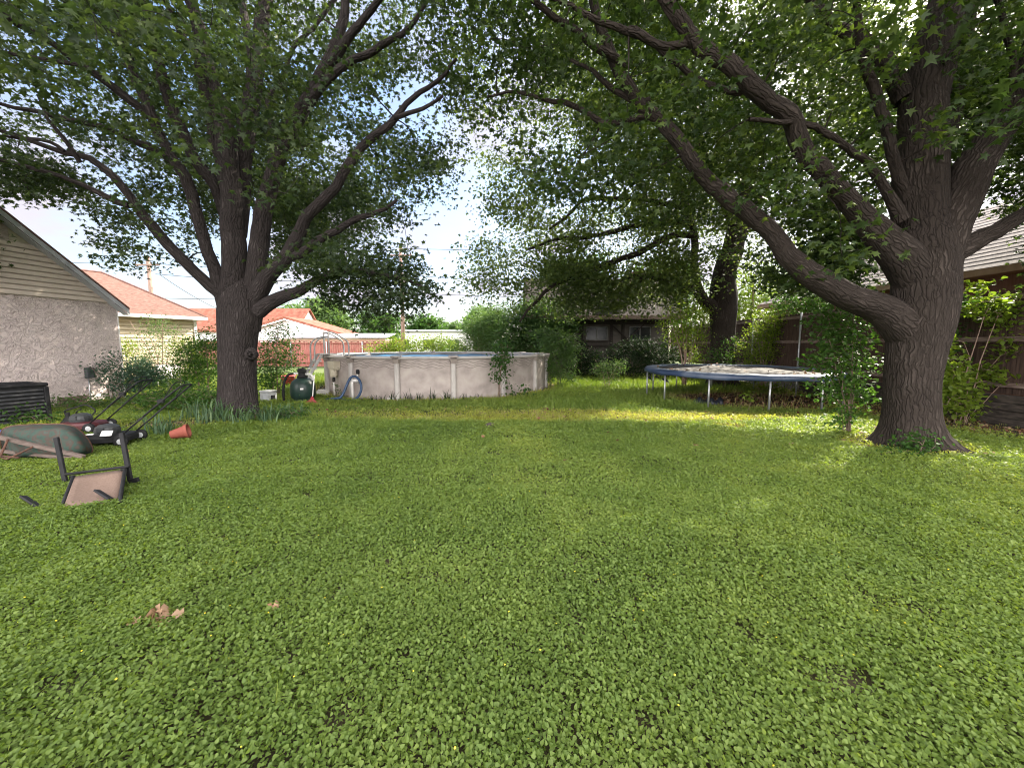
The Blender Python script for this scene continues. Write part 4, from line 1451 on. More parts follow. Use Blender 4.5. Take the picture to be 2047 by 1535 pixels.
P, _r = spline([(-.2, -.03, .82), (-.32, -.05, .80), (-.41, -.08, .66), (-.46, -.1, .4), (-.46, -.1, .02)], [1] * 5, .04)
MB().tube([Vector(p) for p in P], .032, 12).build('hose', BLACKP, SF, smooth=True)
MB().box((.02, -.322, .42), (.075, .012, .045)).build('tag', WHITE, SF)
MB().box((0, 0, .0), (.74, .74, .05)).build('base_pad', CONC, SF)

pm0 = gp(533, 806)
PU = thing('pump_box', 'small pale grey plastic box on the grass beside the tree trunk', 'box', (pm0.x, pm0.y + .1, 0), R_(-18))
GREYP = pmat('pale_grey_plastic', [(.33, .34, .35), (.42, .43, .44)], rough=.55)
MB().box((0, 0, .15), (.32, .28, .30)).build('body', GREYP, PU, bevel=.03)
MB().box((0, 0, .325), (.34, .30, .05)).build('lid', GREYP, PU, bevel=.02)
MB().box((.04, -.146, .17), (.12, .012, .12)).build('panel', TRIM, PU)
MB().box((.172, 0, .16), (.03, .12, .12)).build('port', BLACKP, PU, bevel=.01)

rk = gp(623, 811)
RK = thing('leaf_rake', 'red leaf rake with white handle standing against the filter tank', 'rake', (rk.x, rk.y, 0))
MB().tube([(.02, 0, .10), (-.03, .28, .80)], .014, 10).build('handle', WHITE, RK, smooth=True)
fm = MB()
for k in range(15):
    a = (k - 7) / 7
    P, _r = spline([(.02, 0, .20), (.02 + a * .11, -.02, .12), (.02 + a * .21, -.05, .03), (.02 + a * .22, -.10, .015)], [1] * 4, .05)
    fm.tube([Vector(p) for p in P], .0095, 5)
fm.slab([(-.03, 0, .18), (.07, 0, .18), (.035, 0, .25), (.005, 0, .25)], (0, .02, 0))
fm.slab([(-.10, -.02, .10), (.14, -.02, .10), (.10, -.014, .135), (-.06, -.014, .135)], (0, .008, 0))
fm.build('rake_head', pmat('faded_red_plastic', [(.28, .028, .040), (.38, .05, .06)], rough=.5), RK)

pt = gp(577, 772)
PT = thing('bucket', 'red plastic bucket on the lit grass behind the filter tank', 'bucket', (pt.x, pt.y, 0))
MB().lathe([(.01, .0), (.20, .0), (.26, .38), (.285, .39), (.285, .42), (.25, .42), (.19, .04), (.01, .04)], 24).build('body', pmat('red_plastic', [(.50, .06, .07), (.62, .10, .10)], rough=.4), PT, smooth=True)
P = [(-.27 * math.cos(t), .0 - .10 * math.sin(t), .40 - .20 * math.sin(t)) for t in np.linspace(0, PI, 12)]
MB().tube(P, .008, 6).build('handle', STEEL, PT, smooth=True)

for px, py, s, lab, rz in ((785, 803, (.34, .17, .10), 'longer pale concrete block lying at the foot of the pool wall', .15), (769, 799, (.26, .16, .10), 'shorter pale concrete block just left of the longer one', -.3), (643, 792, (.36, .2, .16), 'whitish concrete block between the filter tank and the pool', .4)):
    c = gp(px, py)
    o = MB().box((0, 0, s[2] / 2), s)
    if s[2] > .12:
        o.box((0, 0, s[2] + .02), (s[0] * .8, s[1] * .8, .04))
    o = o.build('concrete_block', CONC, None, bevel=.015, loc=(c.x, c.y + .1, .01))
    o.rotation_euler = (0, 0, rz)
    tag(o, lab, 'concrete block', 'concrete blocks by the pool')

# ------------------------------------------------------------------ trampoline
tx, ty, TR = TRAMP
TH = .885
TT = math.tan(R_(.4))
tp = thing('trampoline', 'round trampoline with faded blue rim pad and leaf strewn mat', 'trampoline', (tx, ty, 0))
MATF = pmat('trampoline_mat', [(.050, .045, .046), (.070, .062, .062), (.092, .082, .080)], rough=.8, scale=2.2, spec=.3)
PAD = pmat('faded_blue_vinyl', [(.018, .032, .075), (.035, .058, .115), (.11, .135, .19)], rough=.42, scale=1.6, spec=.5)
mt = MB()
vs_ = [(0, 0, TH - .05)]
NA = 72
for i in range(1, 7):
    for k in range(NA):
        a = 2 * PI * k / NA
        r = (TR - .34) * i / 6
        vs_.append((r * math.cos(a), r * math.sin(a), TH - .05 + .045 * (i / 6) ** 2 + .006 * math.sin(7 * a + i) + r * math.sin(a) * TT))
fs_ = [(0, 1 + k, 1 + (k + 1) % NA) for k in range(NA)]
for i in range(5):
    for k in range(NA):
        fs_.append((1 + i * NA + k, 1 + (i + 1) * NA + k, 1 + (i + 1) * NA + (k + 1) % NA, 1 + i * NA + (k + 1) % NA))
mt.add(vs_, fs_)
mt.build('mat', MATF, tp, smooth=True)
pd = MB()
prof = [(TR - .37, TH + .005), (TR - .34, TH + .032), (TR - .15, TH + .045), (TR - .01, TH + .035), (TR + .045, TH - .01), (TR + .05, TH - .075), (TR + .02, TH - .09), (TR + .02, TH - .02), (TR - .05, TH - .005)]
NA = 120
vs_ = []
for r, z in prof:
    for k in range(NA):
        a = 2 * PI * k / NA
        w = .016 * (float(vnoise(a * 9, z * 30 + 3, 41)) - .5) + .022 * (float(vnoise(a * 3, 5, 42)) - .5)
        dz = w - (.03 * float(vnoise(a * 5, 2, 43)) if z < TH - .05 else 0)
        rr_ = r + .02 * (float(vnoise(a * 6, r * 3, 44)) - .5)
        vs_.append((rr_ * math.cos(a), rr_ * math.sin(a), z + dz + rr_ * math.sin(a) * TT))
fs_ = []
for i in range(len(prof) - 1):
    for k in range(NA):
        fs_.append((i * NA + k, i * NA + (k + 1) % NA, (i + 1) * NA + (k + 1) % NA, (i + 1) * NA + k))
pd.add(vs_, fs_)
pd.build('rim_pad', PAD, tp, smooth=True)
MB().tube([((TR - .03) * math.cos(2 * PI * k / 64), (TR - .03) * math.sin(2 * PI * k / 64), TH - .05 + (TR - .03) * math.sin(2 * PI * k / 64) * TT) for k in range(64)], .028, 8, closed=True).build('frame', STEEL, tp, smooth=True)
for k in range(12):
    a = 2 * PI * k / 12 + .30
    p = Vector(((TR - .03) * math.cos(a), (TR - .03) * math.sin(a), 0))
    MB().tube([p + Vector((0, 0, -.03)), p + Vector((0, 0, TH - .05 + p.y * TT))], .024, 10).build('leg', STEEL, tp, smooth=True)
for a, L_, w in ((R_(196), .22, .16), (R_(172), .26, .2), (R_(186), .16, .12)):
    c = Vector(((TR - .08) * math.cos(a), (TR - .08) * math.sin(a), TH - .06 + (TR - .08) * math.sin(a) * TT))
    tn = Vector((-math.sin(a), math.cos(a), 0))
    mb = MB()
    n = 7
    vs_ = []
    for i in range(n):
        f = i / (n - 1)
        for s in (-1, -.3, .4, 1):
            vs_.append(c + tn * (s * w * (.5 - .15 * math.sin(f * 5))) + Vector((.04 * math.sin(f * 6 + s * 2), .05 * math.sin(s * 3 + f * 4), -L_ * f * (1 + .2 * s))))
    mb.add(vs_, [(i * 4 + j, i * 4 + j + 1, (i + 1) * 4 + j + 1, (i + 1) * 4 + j) for i in range(n - 1) for j in range(3)])
    o = mb.build('torn_skirt', BLACKP, tp, smooth=True)
    md = o.modifiers.new('solid', 'SOLIDIFY')
    md.thickness = .006
n = 120
a, r = RNG.uniform(0, 2 * PI, n), np.sqrt(RNG.uniform(0, 1, n)) * (TR - .25)
P = np.stack([tx + r * np.cos(a), ty + r * np.sin(a), np.full(n, TH + .005)], -1)
k = vnoise(P[:, 0] * 1.4, P[:, 1] * 1.4, 55) > .45
P = P[k]
P[:, 2] += np.where(np.hypot(P[:, 0] - tx, P[:, 1] - ty) > TR - .42, .045, .012) + (P[:, 1] - ty) * TT
V, T, t = leaves(P, .09, OAK6, tilt=(-.15, .3), roll=.5, tint=RNG.uniform(.2, 1, len(P)))
kind(npmesh('leaf_litter', V, T, DRYLEAF, tint=t), 'stuff', 'brown dry leaves strewn over the trampoline mat', 'leaf litter')
c = gp(1415, 811)
tpm = MB()
for k in range(9):
    f = k / 8
    tpm.tube([(f * .62 - .31, -.1 + .05 * math.sin(k * 2), .03), (f * .62 - .30, .0, .12 + .05 * math.sin(k * 1.7)), (f * .62 - .31, .13, .03)], [.05, .07, .05], 8)
o = tpm.build('tarp', pmat('dark_blue_tarp', [(.008, .010, .016), (.020, .024, .034)], rough=.5), None, smooth=True, loc=(c.x, c.y, 0))
tag(o, 'crumpled dark tarp on the ground under the trampoline', 'tarp')
c = gp(980, 858)
o = MB().lathe([(.02, 0), (.11, .01), (.10, .06), (.05, .09), (.01, .095)], 9).build('stone', TIMBER, None, smooth=True, loc=(c.x, c.y, .03))
tag(o, 'small dark stone half hidden in the middle of the lawn', 'stone')

# ------------------------------------------------------------------ things by the left house
AC = thing('air_conditioner', 'black louvred air conditioner condenser beside the stucco wall', 'air conditioner', (-10.05, 7.75, 0), R_(-20))
W = .80
MB().box((0, 0, .40), (W - .06, W - .06, .76)).build('coil', BLACKP, AC)
lv = MB()
for k in range(9):
    z = .10 + .074 * k
    for s in (-1, 1):
        lv.box((0, s * (W / 2 - .02), z), (W - .16, .03, .034), Euler((s * .5, 0, 0)))
        lv.box((s * (W / 2 - .02), 0, z), (.03, W - .16, .034), Euler((0, -s * .5, 0)))
lv.build('louvre', pmat('charcoal_louvre', [(.020, .021, .024), (.036, .037, .041)], rough=.55), AC)
for a in (-1, 1):
    for b in (-1, 1):
        MB().box((a * (W / 2 - .035), b * (W / 2 - .035), .39), (.08, .08, .74)).build('corner_post', BLACKM, AC, bevel=.02)
MB().box((0, 0, .80), (W + .01, W + .01, .07)).build('top_cover', BLACKM, AC, bevel=.025)
gl = MB()
for k in range(8):
    r = .05 + .038 * k
    gl.tube([(r * math.cos(t), r * math.sin(t), .845) for t in np.linspace(0, 2 * PI, 24, endpoint=False)], .005, 5, closed=True)
gl.build('fan_grille', BLACKM, AC)
MB().box((0, 0, .01), (.95, .95, .05)).build('pad', CONC, AC)

# wheelbarrow tipped on its side, underside towards us
WBG = pmat('chipped_green_paint', [(.060, .030, .022), (.024, .036, .029), (.022, .050, .038), (.050, .030, .024), (.034, .056, .046), (.065, .042, .034)], rough=.8, scale=8, bump=.25, bscale=30, detail=9)
wb0 = gp(95, 915)
WB = thing('wheelbarrow', 'rusty green wheelbarrow tipped on its side with wooden handles', 'wheelbarrow', (wb0.x, wb0.y, 0))
rim = [(4, 872), (7, 860), (24, 853), (60, 850), (100, 849), (132, 850), (152, 857), (170, 874), (181, 892), (181, 903), (168, 912), (120, 918), (60, 918), (18, 915), (6, 895)]
cc = (92, 888)


def wbp(px, py, f, Y):
    p = at(cc[0] + (px - cc[0]) * f, cc[1] + (py - cc[1]) * f + (1 - f) * 4, Y)
    return p - wb0


loops = [(1.025, 5.58), (1.02, 5.55), (.985, 5.51), (.94, 5.40), (.86, 5.29), (.74, 5.23), (.4, 5.21)]
m = MB()
ns = len(rim)
fine = []
P, _r = spline([(a, b, 0) for a, b in rim + [rim[0]]], [1] * (ns + 1), 6)
fine = [(p[0], p[1]) for p in P[:-1]]
ns = len(fine)
vs_ = [wbp(a, b, f, Y) for f, Y in loops for a, b in fine] + [wbp(cc[0], cc[1], 0, 5.21)]
fs_ = [(i * ns + k, i * ns + (k + 1) % ns, (i + 1) * ns + (k + 1) % ns, (i + 1) * ns + k) for i in range(len(loops) - 1) for k in range(ns)]
fs_ += [((len(loops) - 1) * ns + k, (len(loops) - 1) * ns + (k + 1) % ns, len(loops) * ns) for k in range(ns)]
m.add(vs_, fs_)
o = m.build('tray', WBG, WB, smooth=True)
o.modifiers.new('solid', 'SOLIDIFY').thickness = .012
m = MB().tube([wbp(a, b, 1.02, 5.56) for a, b in fine], .014, 6, closed=True)
m.build('rim', pmat('rusty_iron', [(.05, .025, .018), (.12, .055, .035)], rough=.85, scale=12), WB, smooth=True)
HANDW = pmat('grey_weathered_handle', [(.085, .062, .052), (.15, .115, .10)], rough=.9, scale=8, stretch=(1, 6, 6))
MB().bar(at(-14, 871, 5.16) - wb0, at(168, 913, 5.20) - wb0, .045, .055, (0, 1, 0)).build('handle', HANDW, WB, bevel=.006)
MB().bar(at(-14, 900, 5.30) - wb0, at(150, 916, 5.20) - wb0, .045, .05, (0, 1, 0)).build('handle', HANDW, WB, bevel=.006)
lg = MB()
lg.tube([at(16, 878, 5.12) - wb0, at(0, 913, 5.10) - wb0, at(14, 918, 5.10) - wb0, at(66, 893, 5.15) - wb0], .013, 8)
lg.tube([at(2, 911, 5.11) - wb0, at(38, 915, 5.11) - wb0], .012, 8)
lg.build('leg_brace', _M['rusty_iron'], WB, smooth=True)
wc = at(-46, 890, 5.3) - wb0
M = Matrix.Rotation(R_(90), 3, 'X')
wh = MB().lathe([(.12, -.03), (.19, -.035), (.205, 0), (.19, .035), (.12, .03)], 24, wc, M).build('wheel', BLACKP, WB, smooth=True)
MB().lathe([(.02, -.05), (.125, -.025), (.125, .025), (.02, .05)], 16, wc, M).build('rim_disc', _M['rusty_iron'], wh)

# patio chair lying on its back
ch0 = gp(190, 985)
CH = thing('patio_chair', 'black framed patio chair lying on its back with tan sling seat', 'chair', (ch0.x, ch0.y, 0))


def cp(px, py, Y):
    return at(px, py, Y) - ch0


for a, b in (((131, 962), (112, 874)), ((262, 964), (243, 865))):
    MB().bar(cp(a[0], a[1] + 3, 4.38), cp(b[0], b[1], 4.44), .052, .028, (0, 1, 0)).build('leg', BLACKM, CH, bevel=.006)
MB().tube([cp(131, 948, 4.37), cp(258, 932, 4.37)], .015, 10).build('stretcher', BLACKM, CH, smooth=True)
SLING = pmat('tan_sling_mesh', [(.125, .082, .062), (.16, .108, .083), (.19, .132, .103)], rough=.8, scale=60, bump=.5, bscale=120, bdist=.003)
qa = [cp(150, 954, 4.33), cp(247, 940, 4.38), cp(234, 1006, 3.70), cp(128, 1014, 3.62)]
vs_, fs_ = [], []
for i in range(9):
    for j in range(9):
        u, w = i / 8, j / 8
        p = qa[0].lerp(qa[1], u).lerp(qa[3].lerp(qa[2], u), w)
        vs_.append(p + Vector((0, 0, -.025 * math.sin(PI * u) * math.sin(PI * w) + .012)))
for i in range(8):
    for j in range(8):
        fs_.append((i * 9 + j, i * 9 + j + 1, (i + 1) * 9 + j + 1, (i + 1) * 9 + j))
o = MB().add(vs_, fs_).build('seat', SLING, CH, smooth=True)
o.modifiers.new('solid', 'SOLIDIFY').thickness = .008
for a, b in (((147, 952), (124, 1010)), ((250, 938), (239, 1002))):
    MB().tube([cp(a[0] - 6, a[1] + 1, 4.36), cp(a[0], a[1], 4.34), cp(b[0], b[1] + 2, 3.66)], .017, 8).build('seat_rail', BLACKM, CH, smooth=True)
MB().tube([cp(a, b, Y) for a, b, Y in ((124, 1016, 3.68), (92, 1050, 3.45), (200, 1070, 3.36), (238, 1008, 3.70))], .016, 8).build('backrest_frame', BLACKM, CH, smooth=True)
for (a, b), (c, d) in (((46, 992), (80, 1014)), ((193, 980), (222, 998))):
    MB().bar(cp(a, b, 3.74 if a < 100 else 3.84), cp(c, d, 3.62 if a < 100 else 3.74), .055, .022, (0, .5, 1)).build('armrest', BLACKM, CH, bevel=.006)
MB().bar(cp(258, 962, 4.36), cp(276, 958, 4.36), .05, .03, (0, 1, 0)).build('foot', BLACKM, CH)

# white elbow, blue bin
P, _r = spline([at(100, 925, 5.3), at(102, 916, 5.3), at(108, 911, 5.3), at(124, 910, 5.25)], [1] * 4, .02)
o = MB().tube([Vector(p) for p in P], .024, 12).build('pipe_elbow', WHITE, None, smooth=True)
tag(o, 'short white plastic pipe elbow lying in front of the wheelbarrow', 'pipe')
b0 = at(-14, 905, 6.3)
BN = thing('storage_bin', 'blue plastic bin at the left edge behind the wheelbarrow', 'bin', (b0.x, b0.y, 0), .1)
BLUE = pmat('bright_blue_plastic', [(.03, .09, .40), (.05, .13, .5)], rough=.4)
MB().slab([(-.17, -.12, .0), (.15, -.12, .0), (.15, .12, .0), (-.17, .12, .0)], (0, 0, .17)).build('body', BLUE, BN, bevel=.02)
MB().box((-.01, 0, .18), (.36, .27, .03)).build('lid', BLUE, BN, bevel=.01)


def mower(px, py, rz, deckm, topm, label, hl=1.0, stickers=()):
    b = gp(px, py)
    root = thing('lawn_mower', label, 'lawn mower', (b.x, b.y, 0), rz)
    root.scale = (.9, .9, .9)
    d = MB()
    N_ = 28
    loops_ = [(1.0, .09), (1.0, .16), (.93, .20), (.72, .215)]
    vs_ = []
    for f, z in loops_:
        for k in range(N_):
            a = 2 * PI * k / N_
            sx = abs(math.cos(a)) ** .6 * (1 if math.cos(a) > 0 else -1)
            sy = abs(math.sin(a)) ** .6 * (1 if math.sin(a) > 0 else -1)
            vs_.append((.36 * f * sx, .26 * f * sy, z))
    fs_ = [(i * N_ + k, i * N_ + (k + 1) % N_, (i + 1) * N_ + (k + 1) % N_, (i + 1) * N_ + k) for i in range(3) for k in range(N_)] + [tuple(3 * N_ + k for k in range(N_)), tuple(range(N_))[::-1]]
    d.add(vs_, fs_).build('deck', deckm, root, smooth=False)
    e = MB().lathe([(.17, .21), (.175, .27), (.16, .33), (.11, .37), (.03, .385)], 20, (.03, 0, 0))
    e.box((.03, .0, .30), (.10, .36, .08))
    e.build('motor', topm, root)
    for x, y in ((.30, .27), (.30, -.27), (-.30, .27), (-.30, -.27)):
        M = Matrix.Rotation(R_(90), 3, 'X')
        wl = MB().lathe([(.06, -.022), (.10, -.025), (.105, 0), (.10, .025), (.06, .022)], 20, (x, y, .105), M).build('wheel', BLACKP, root, smooth=True)
        MB().lathe([(.01, -.03), (.062, -.02), (.062, .02), (.01, .03)], 12, (x, y, .105), M).build('hub', GREYP, wl)
    for s in (-1, 1):
        MB().tube([(-.26, s * .21, .18), (-.62 * hl, s * .21, .52 * hl)], .014, 8).build('lower_handle', BLACKM, root, smooth=True)
    P, _r = spline([(-.56 * hl, -.215, .47 * hl), (-1.0 * hl, -.215, .86 * hl), (-1.08 * hl, -.16, .93 * hl), (-1.08 * hl, .16, .93 * hl), (-1.0 * hl, .215, .86 * hl), (-.56 * hl, .215, .47 * hl)], [1] * 6, .05)
    MB().tube([Vector(p) for p in P], .015, 8).build('upper_handle', BLACKM, root, smooth=True)
    P, _r = spline([(-.84 * hl, -.2, .73 * hl), (-.98 * hl, -.19, .96 * hl), (-1.0 * hl, 0, .99 * hl), (-.98 * hl, .19, .96 * hl), (-.84 * hl, .2, .73 * hl)], [1] * 5, .05)
    MB().tube([Vector(p) for p in P], .008, 6).build('bail_bar', BLACKM, root, smooth=True)
    MB().box((-.80 * hl, .20, .70 * hl), (.1, .06, .07)).build('switch_box', BLACKP, root, bevel=.012)
    P, _r = spline([(-.1, .1, .3), (-.35, .2, .36), (-.6 * hl, .2, .5 * hl), (-.82 * hl, .19, .70 * hl)], [1] * 4, .05)
    MB().tube([Vector(p) for p in P], .006, 5).build('cable', BLACKP, root, smooth=True)
    for (x, y, z, sx, sy, rx) in stickers:
        MB().box((x, y, z), (sx, sy, .004), Euler((rx, 0, 0))).build('sticker', WHITE, root)
    return root


GREYD = pmat('charcoal_plastic', [(.028, .030, .032), (.045, .048, .05)], rough=.5)
REDP = pmat('dull_red_paint', [(.055, .009, .012), (.085, .018, .022)], rough=.5)
mower(222, 889, R_(196), BLACKP, GREYD, 'charcoal push lawn mower with white stickers nearest the tipped chair', 1.12,
      ((-.12, .285, .262, .16, .10, -.9), (.22, .10, .225, .13, .12, 0)))
mower(168, 862, R_(190), REDP, GREYD, 'red decked push lawn mower behind the charcoal mower', 1.12)

# edger with a bent loop handle
e0 = gp(138, 852)
ED = thing('lawn_edger', 'small black lawn edger with bent loop handle behind the wheelbarrow', 'edger', (e0.x, e0.y, 0))
Ye = e0.y
MB().lathe([(.05, .02), (.10, .03), (.11, .09), (.07, .14), (.035, .2), (.03, .28)], 16, (0, 0, 0)).build('motor_head', BLACKP, ED)
P, _r = spline([at(136, 838, Ye) - e0, at(129, 824, Ye) - e0, at(133, 820, Ye) - e0, at(152, 814, Ye + .05) - e0, at(169, 809.5, Ye + .1) - e0, at(183, 814, Ye + .12) - e0, at(190, 823, Ye + .12) - e0, at(172, 838, Ye + .05) - e0, at(152, 856, Ye) - e0], [1] * 9, .03)
MB().tube([Vector(p) for p in P], .014, 8).build('handle', BLACKM, ED, smooth=True)
P, _r = spline([at(140, 841, Ye) - e0, at(149, 832, Ye) - e0, at(154, 822, Ye) - e0, at(163, 818, Ye) - e0], [1] * 4, .03)
MB().tube([Vector(p) for p in P], .009, 6).build('trigger_bar', BLACKM, ED, smooth=True)
MB().tube([(.0, 0, .04), (.22, .02, .03)], .02, 8).build('guard', BLACKP, ED)

# cracked red pot tipped over
p0 = gp(362, 880)
POT = thing('flower_pot', 'tipped orange red clay pot lying in front of the tree', 'flower pot', (p0.x, p0.y, 0), R_(12))
M = Euler((R_(-14), R_(78), 0)).to_matrix()
m = MB()
prof = [(.01, .0), (.10, .0), (.155, .30), (.18, .30), (.185, .37), (.16, .37), (.145, .30), (.09, .03), (.01, .03)]
M = M * .66
m.lathe(prof, 24, (-.14, 0, .10), M)
m.build('body', pmat('orange_red_clay', [(.19, .042, .028), (.27, .075, .05)], rough=.75, scale=5), POT, smooth=False)
o = MB().lathe([(.135, .26), (.14, .275), (.01, .28)], 20, (-.14, 0, .10), M).build('potting_soil', GROUND, POT)

# white lattice bench in front of the garage
bn = gp(325, 778)
BE = thing('garden_bench', 'white lattice back garden bench in front of the cream garage', 'bench', (bn.x, bn.y, 0), R_(-14))
m = MB()
for k in range(11):
    x = -.52 + k * .104
    m.bar((x, .22, .50), (x + .14 if k < 10 else x, .27, .84), .022, .022)
    m.bar((x, .22, .84), (x + .14 if k < 10 else x, .27, .50), .022, .022)
m.bar((-.56, .22, .86), (.60, .22, .86), .03, .05)
m.bar((-.56, .22, .48), (.60, .22, .48), .03, .04)
m.build('backrest', WHITE, BE)
m = MB()
for k in range(5):
    m.box((0, -.18 + .09 * k, .42), (1.14, .06, .025))
m.build('seat', WHITE, BE)
for x in (-.54, .56):
    MB().bar((x, -.2, 0), (x, -.2, .62), .04, .04).build('leg', WHITE, BE)
    MB().bar((x, .22, 0), (x, .24, .88), .04, .04).build('leg', WHITE, BE)
    MB().bar((x, -.22, .63), (x, .25, .65), .05, .03).build('armrest', WHITE, BE)
# ------------------------------------------------------------------ shrubs, flowers, far trees
LF_MID = leafmat('mid_green_leaf', [(.022, .058, .013), (.042, .095, .020), (.075, .14, .026)], rough=.45, trans=.40)
LF_YEL = leafmat('yellow_green_leaf', [(.075, .125, .018), (.13, .19, .026), (.21, .255, .04)], rough=.45, trans=.45)  # brightened to put the shrubs' sunlight into the leaf colour
LF_PALE = leafmat('pale_green_leaf', [(.045, .088, .030), (.075, .13, .045), (.12, .18, .07)], rough=.5, trans=.40)
LF_DARK = leafmat('dark_evergreen_leaf', [(.010, .022, .010), (.016, .034, .013), (.028, .052, .018)], rough=.65, trans=.15, spec=.12)
LF_BLUE = leafmat('blue_green_leaf', [(.035, .075, .052), (.055, .105, .07), (.08, .135, .09)], rough=.6, trans=.25)
LF_IRIS = leafmat('iris_blade', [(.050, .095, .050), (.080, .135, .068), (.12, .18, .085)], rough=.45, trans=.25)
PINKSTEM = pmat('smooth_pinkish_stem', [(.20, .13, .10), (.32, .22, .17)], rough=.7, scale=8)
GREENSTEM = pmat('green_stem', [(.06, .09, .03), (.11, .12, .05)], rough=.7, scale=8)


def shrub(name, label, cat, base, blobs, n, size, tmpl, mat, stems=(), stem_m=None, seed=1, tilt=(.3, .5), roll=.6, clus=12, sp=.13, twig=True, group=None, cl_scale=(1, 1, .75), tint=None):
    """blobs: (dx, dy, z, rx, ry, rz); stems: (end dx, dy, z, radius)"""
    rng = np.random.default_rng(seed)
    base = Vector((base[0], base[1], 0))
    root = thing(name, label, cat, base, 0, group)
    vol = np.array([b[3] * b[4] * b[5] for b in blobs]) ** .85
    m = max(1, n // clus)
    cnt = rng.choice(len(blobs), m, p=vol / vol.sum())
    B = np.array(blobs, float)
    d = rng.normal(size=(m, 3))
    d /= np.linalg.norm(d, axis=1)[:, None]
    d *= (rng.uniform(.05, 1, m) ** .45)[:, None]
    C = B[cnt, :3] + d * B[cnt, 3:]
    C[:, 2] = np.maximum(C[:, 2], .08)
    bk = Bark()
    sk, sr = [], []
    for i, (x, y, z, r) in enumerate(stems):
        f = np.linspace(0, 1, 7)
        st_ = np.array([rng.normal(0, .06), rng.normal(0, .06), -.03])
        e = np.array([x, y, z])
        P = st_ + (e - st_) * np.stack([f ** 1.5, f ** 1.5, f], -1) + np.cumsum(rng.normal(0, .012, (7, 3)), 0) * f[:, None] * 3
        R = np.linspace(r, r * .35, 7)
        bk.limb(P, R, 7, seed=i)
        sk.append(P)
        sr.append(R)
    if not sk:
        P = np.array([[0, 0, -.03], [0, 0, .1], [.02, 0, max(.2, C[:, 2].mean() * .7)]])
        sk.append(P)
        sr.append(np.array([.012, .01, .006]))
        bk.limb(P, sr[0], 6)
    if twig:
        sel = C if len(C) < 260 else C[rng.choice(len(C), 260, replace=False)]
        grow(bk, np.concatenate(sk), np.concatenate(sr), sel, rng, rmax=.016)
    npmesh('stems', np.concatenate(bk.V), np.concatenate(bk.T), stem_m or STEM, root, bk=np.concatenate(bk.K), smooth=True)
    P = np.repeat(C, clus, 0) + rng.normal(size=(m * clus, 3)) * sp * np.array(cl_scale)
    P[:, 2] = np.maximum(P[:, 2], .03)
    tn = np.clip(.5 * np.repeat(rng.uniform(0, 1, m), clus) + .5 * rng.uniform(0, 1, m * clus), 0, 1)
    if tint:
        tn = tint[0] + (tint[1] - tint[0]) * tn
    V, T, t = leaves(P, size, tmpl, tilt=tilt, roll=roll, tint=tn, rng=rng)
    npmesh('foliage', V, T, mat, root, tint=t)
    return root


def G(px, Y):
    p = at(px, 690, Y)
    return (p.x, p.y)


def blade_clump(name, label, cat, x, y, n, h, w, mat, seed, spread=.16, lean=(.15, .75), group=None):
    """strap leaves rising from one crown and bending over"""
    rng = np.random.default_rng(seed)
    Vs, Ts, ts, o = [], [], [], 0
    for i in range(n):
        a = rng.uniform(0, 2 * PI)
        hh = h * rng.uniform(.55, 1.15)
        ln = rng.uniform(*lean)
        bx, by = rng.normal(0, spread * .6, 2)
        side = np.array([-math.sin(a), math.cos(a), 0])
        m = 6
        ww = w * rng.uniform(.7, 1.2)
        for k in range(m + 1):
            f = k / m
            p = np.array([bx + math.cos(a) * hh * ln * f ** 2, by + math.sin(a) * hh * ln * f ** 2, hh * (f - .42 * ln * f ** 2.4)])
            wd = ww * (1 - f ** 2.5) * .5 + .001
            Vs += [p - side * wd, p + side * wd]
            if k < m:
                Ts += [(o, o + 1, o + 3), (o, o + 3, o + 2)]
            o += 2
        ts += [rng.uniform(0, 1)] * (2 * (m + 1))
    ob = npmesh(name, np.array(Vs), np.array(Ts), mat, None, tint=np.array(ts))
    ob.location = (x, y, 0.0)
    return tag(ob, label, cat, group)


# --- left side
x, y = G(212, 10.6)
shrub('rose_bush', 'dark loose rose bush against the stucco wall beside the meter box', 'bush', (x, y), [(-.15, 0, .85, .40, .35, .32), (.3, 0, .7, .40, .4, .40), (.1, .1, 1.15, .4, .3, .2), (.35, 0, .35, .25, .25, .25)], 1500, .055, OVATE, LF_BLUE, [(-.3, 0, 1.0, .012), (.3, .1, 1.1, .012), (.5, 0, .7, .01), (0, 0, 1.3, .01)], seed=31, tint=(0, .6))
x, y = G(275, 11.6)
shrub('juniper_bush', 'feathery blue green bush at the corner of the stucco house', 'bush', (x, y), [(0, 0, .75, .42, .4, .38), (.35, .1, .60, .35, .3, .28), (-.15, 0, .45, .3, .3, .3)], 2600, .12, LANCE, LF_BLUE, [(.1, 0, .9, .02), (-.2, 0, .8, .015)], seed=32, sp=.10, tilt=(-.6, .5))
x, y = G(318, 15.6)
shrub('sparse_shrub', 'tall thin leaved shrub in front of the cream garage', 'shrub', (x, y), [(-.5, 0, 1.5, .7, .4, .7), (.4, 0, 1.6, .7, .4, .8), (.1, 0, 2.3, .8, .4, .5), (-.6, 0, .8, .5, .4, .5), (.9, 0, 1.0, .5, .4, .6)], 3000, .06, OVATE, LF_PALE, [(-1.0, 0, 2.6, .022), (-.4, 0, 2.5, .02), (.3, 0, 2.7, .02), (.9, 0, 2.4, .018), (-.9, 0, 1.6, .015), (.1, 0, 2.0, .015)], seed=33, sp=.16, stem_m=PINKSTEM)
x, y = G(250, 14.2)
shrub('young_shrub', 'small yellow lit shrub at the house corner before the garage', 'shrub', (x, y), [(0, 0, 1.1, .3, .3, .6), (.1, 0, 1.6, .3, .3, .5)], 500, .07, OVATE, LF_YEL, [(0, 0, 1.9, .012), (.2, 0, 1.6, .01)], seed=34)
x, y = G(398, 11.6)
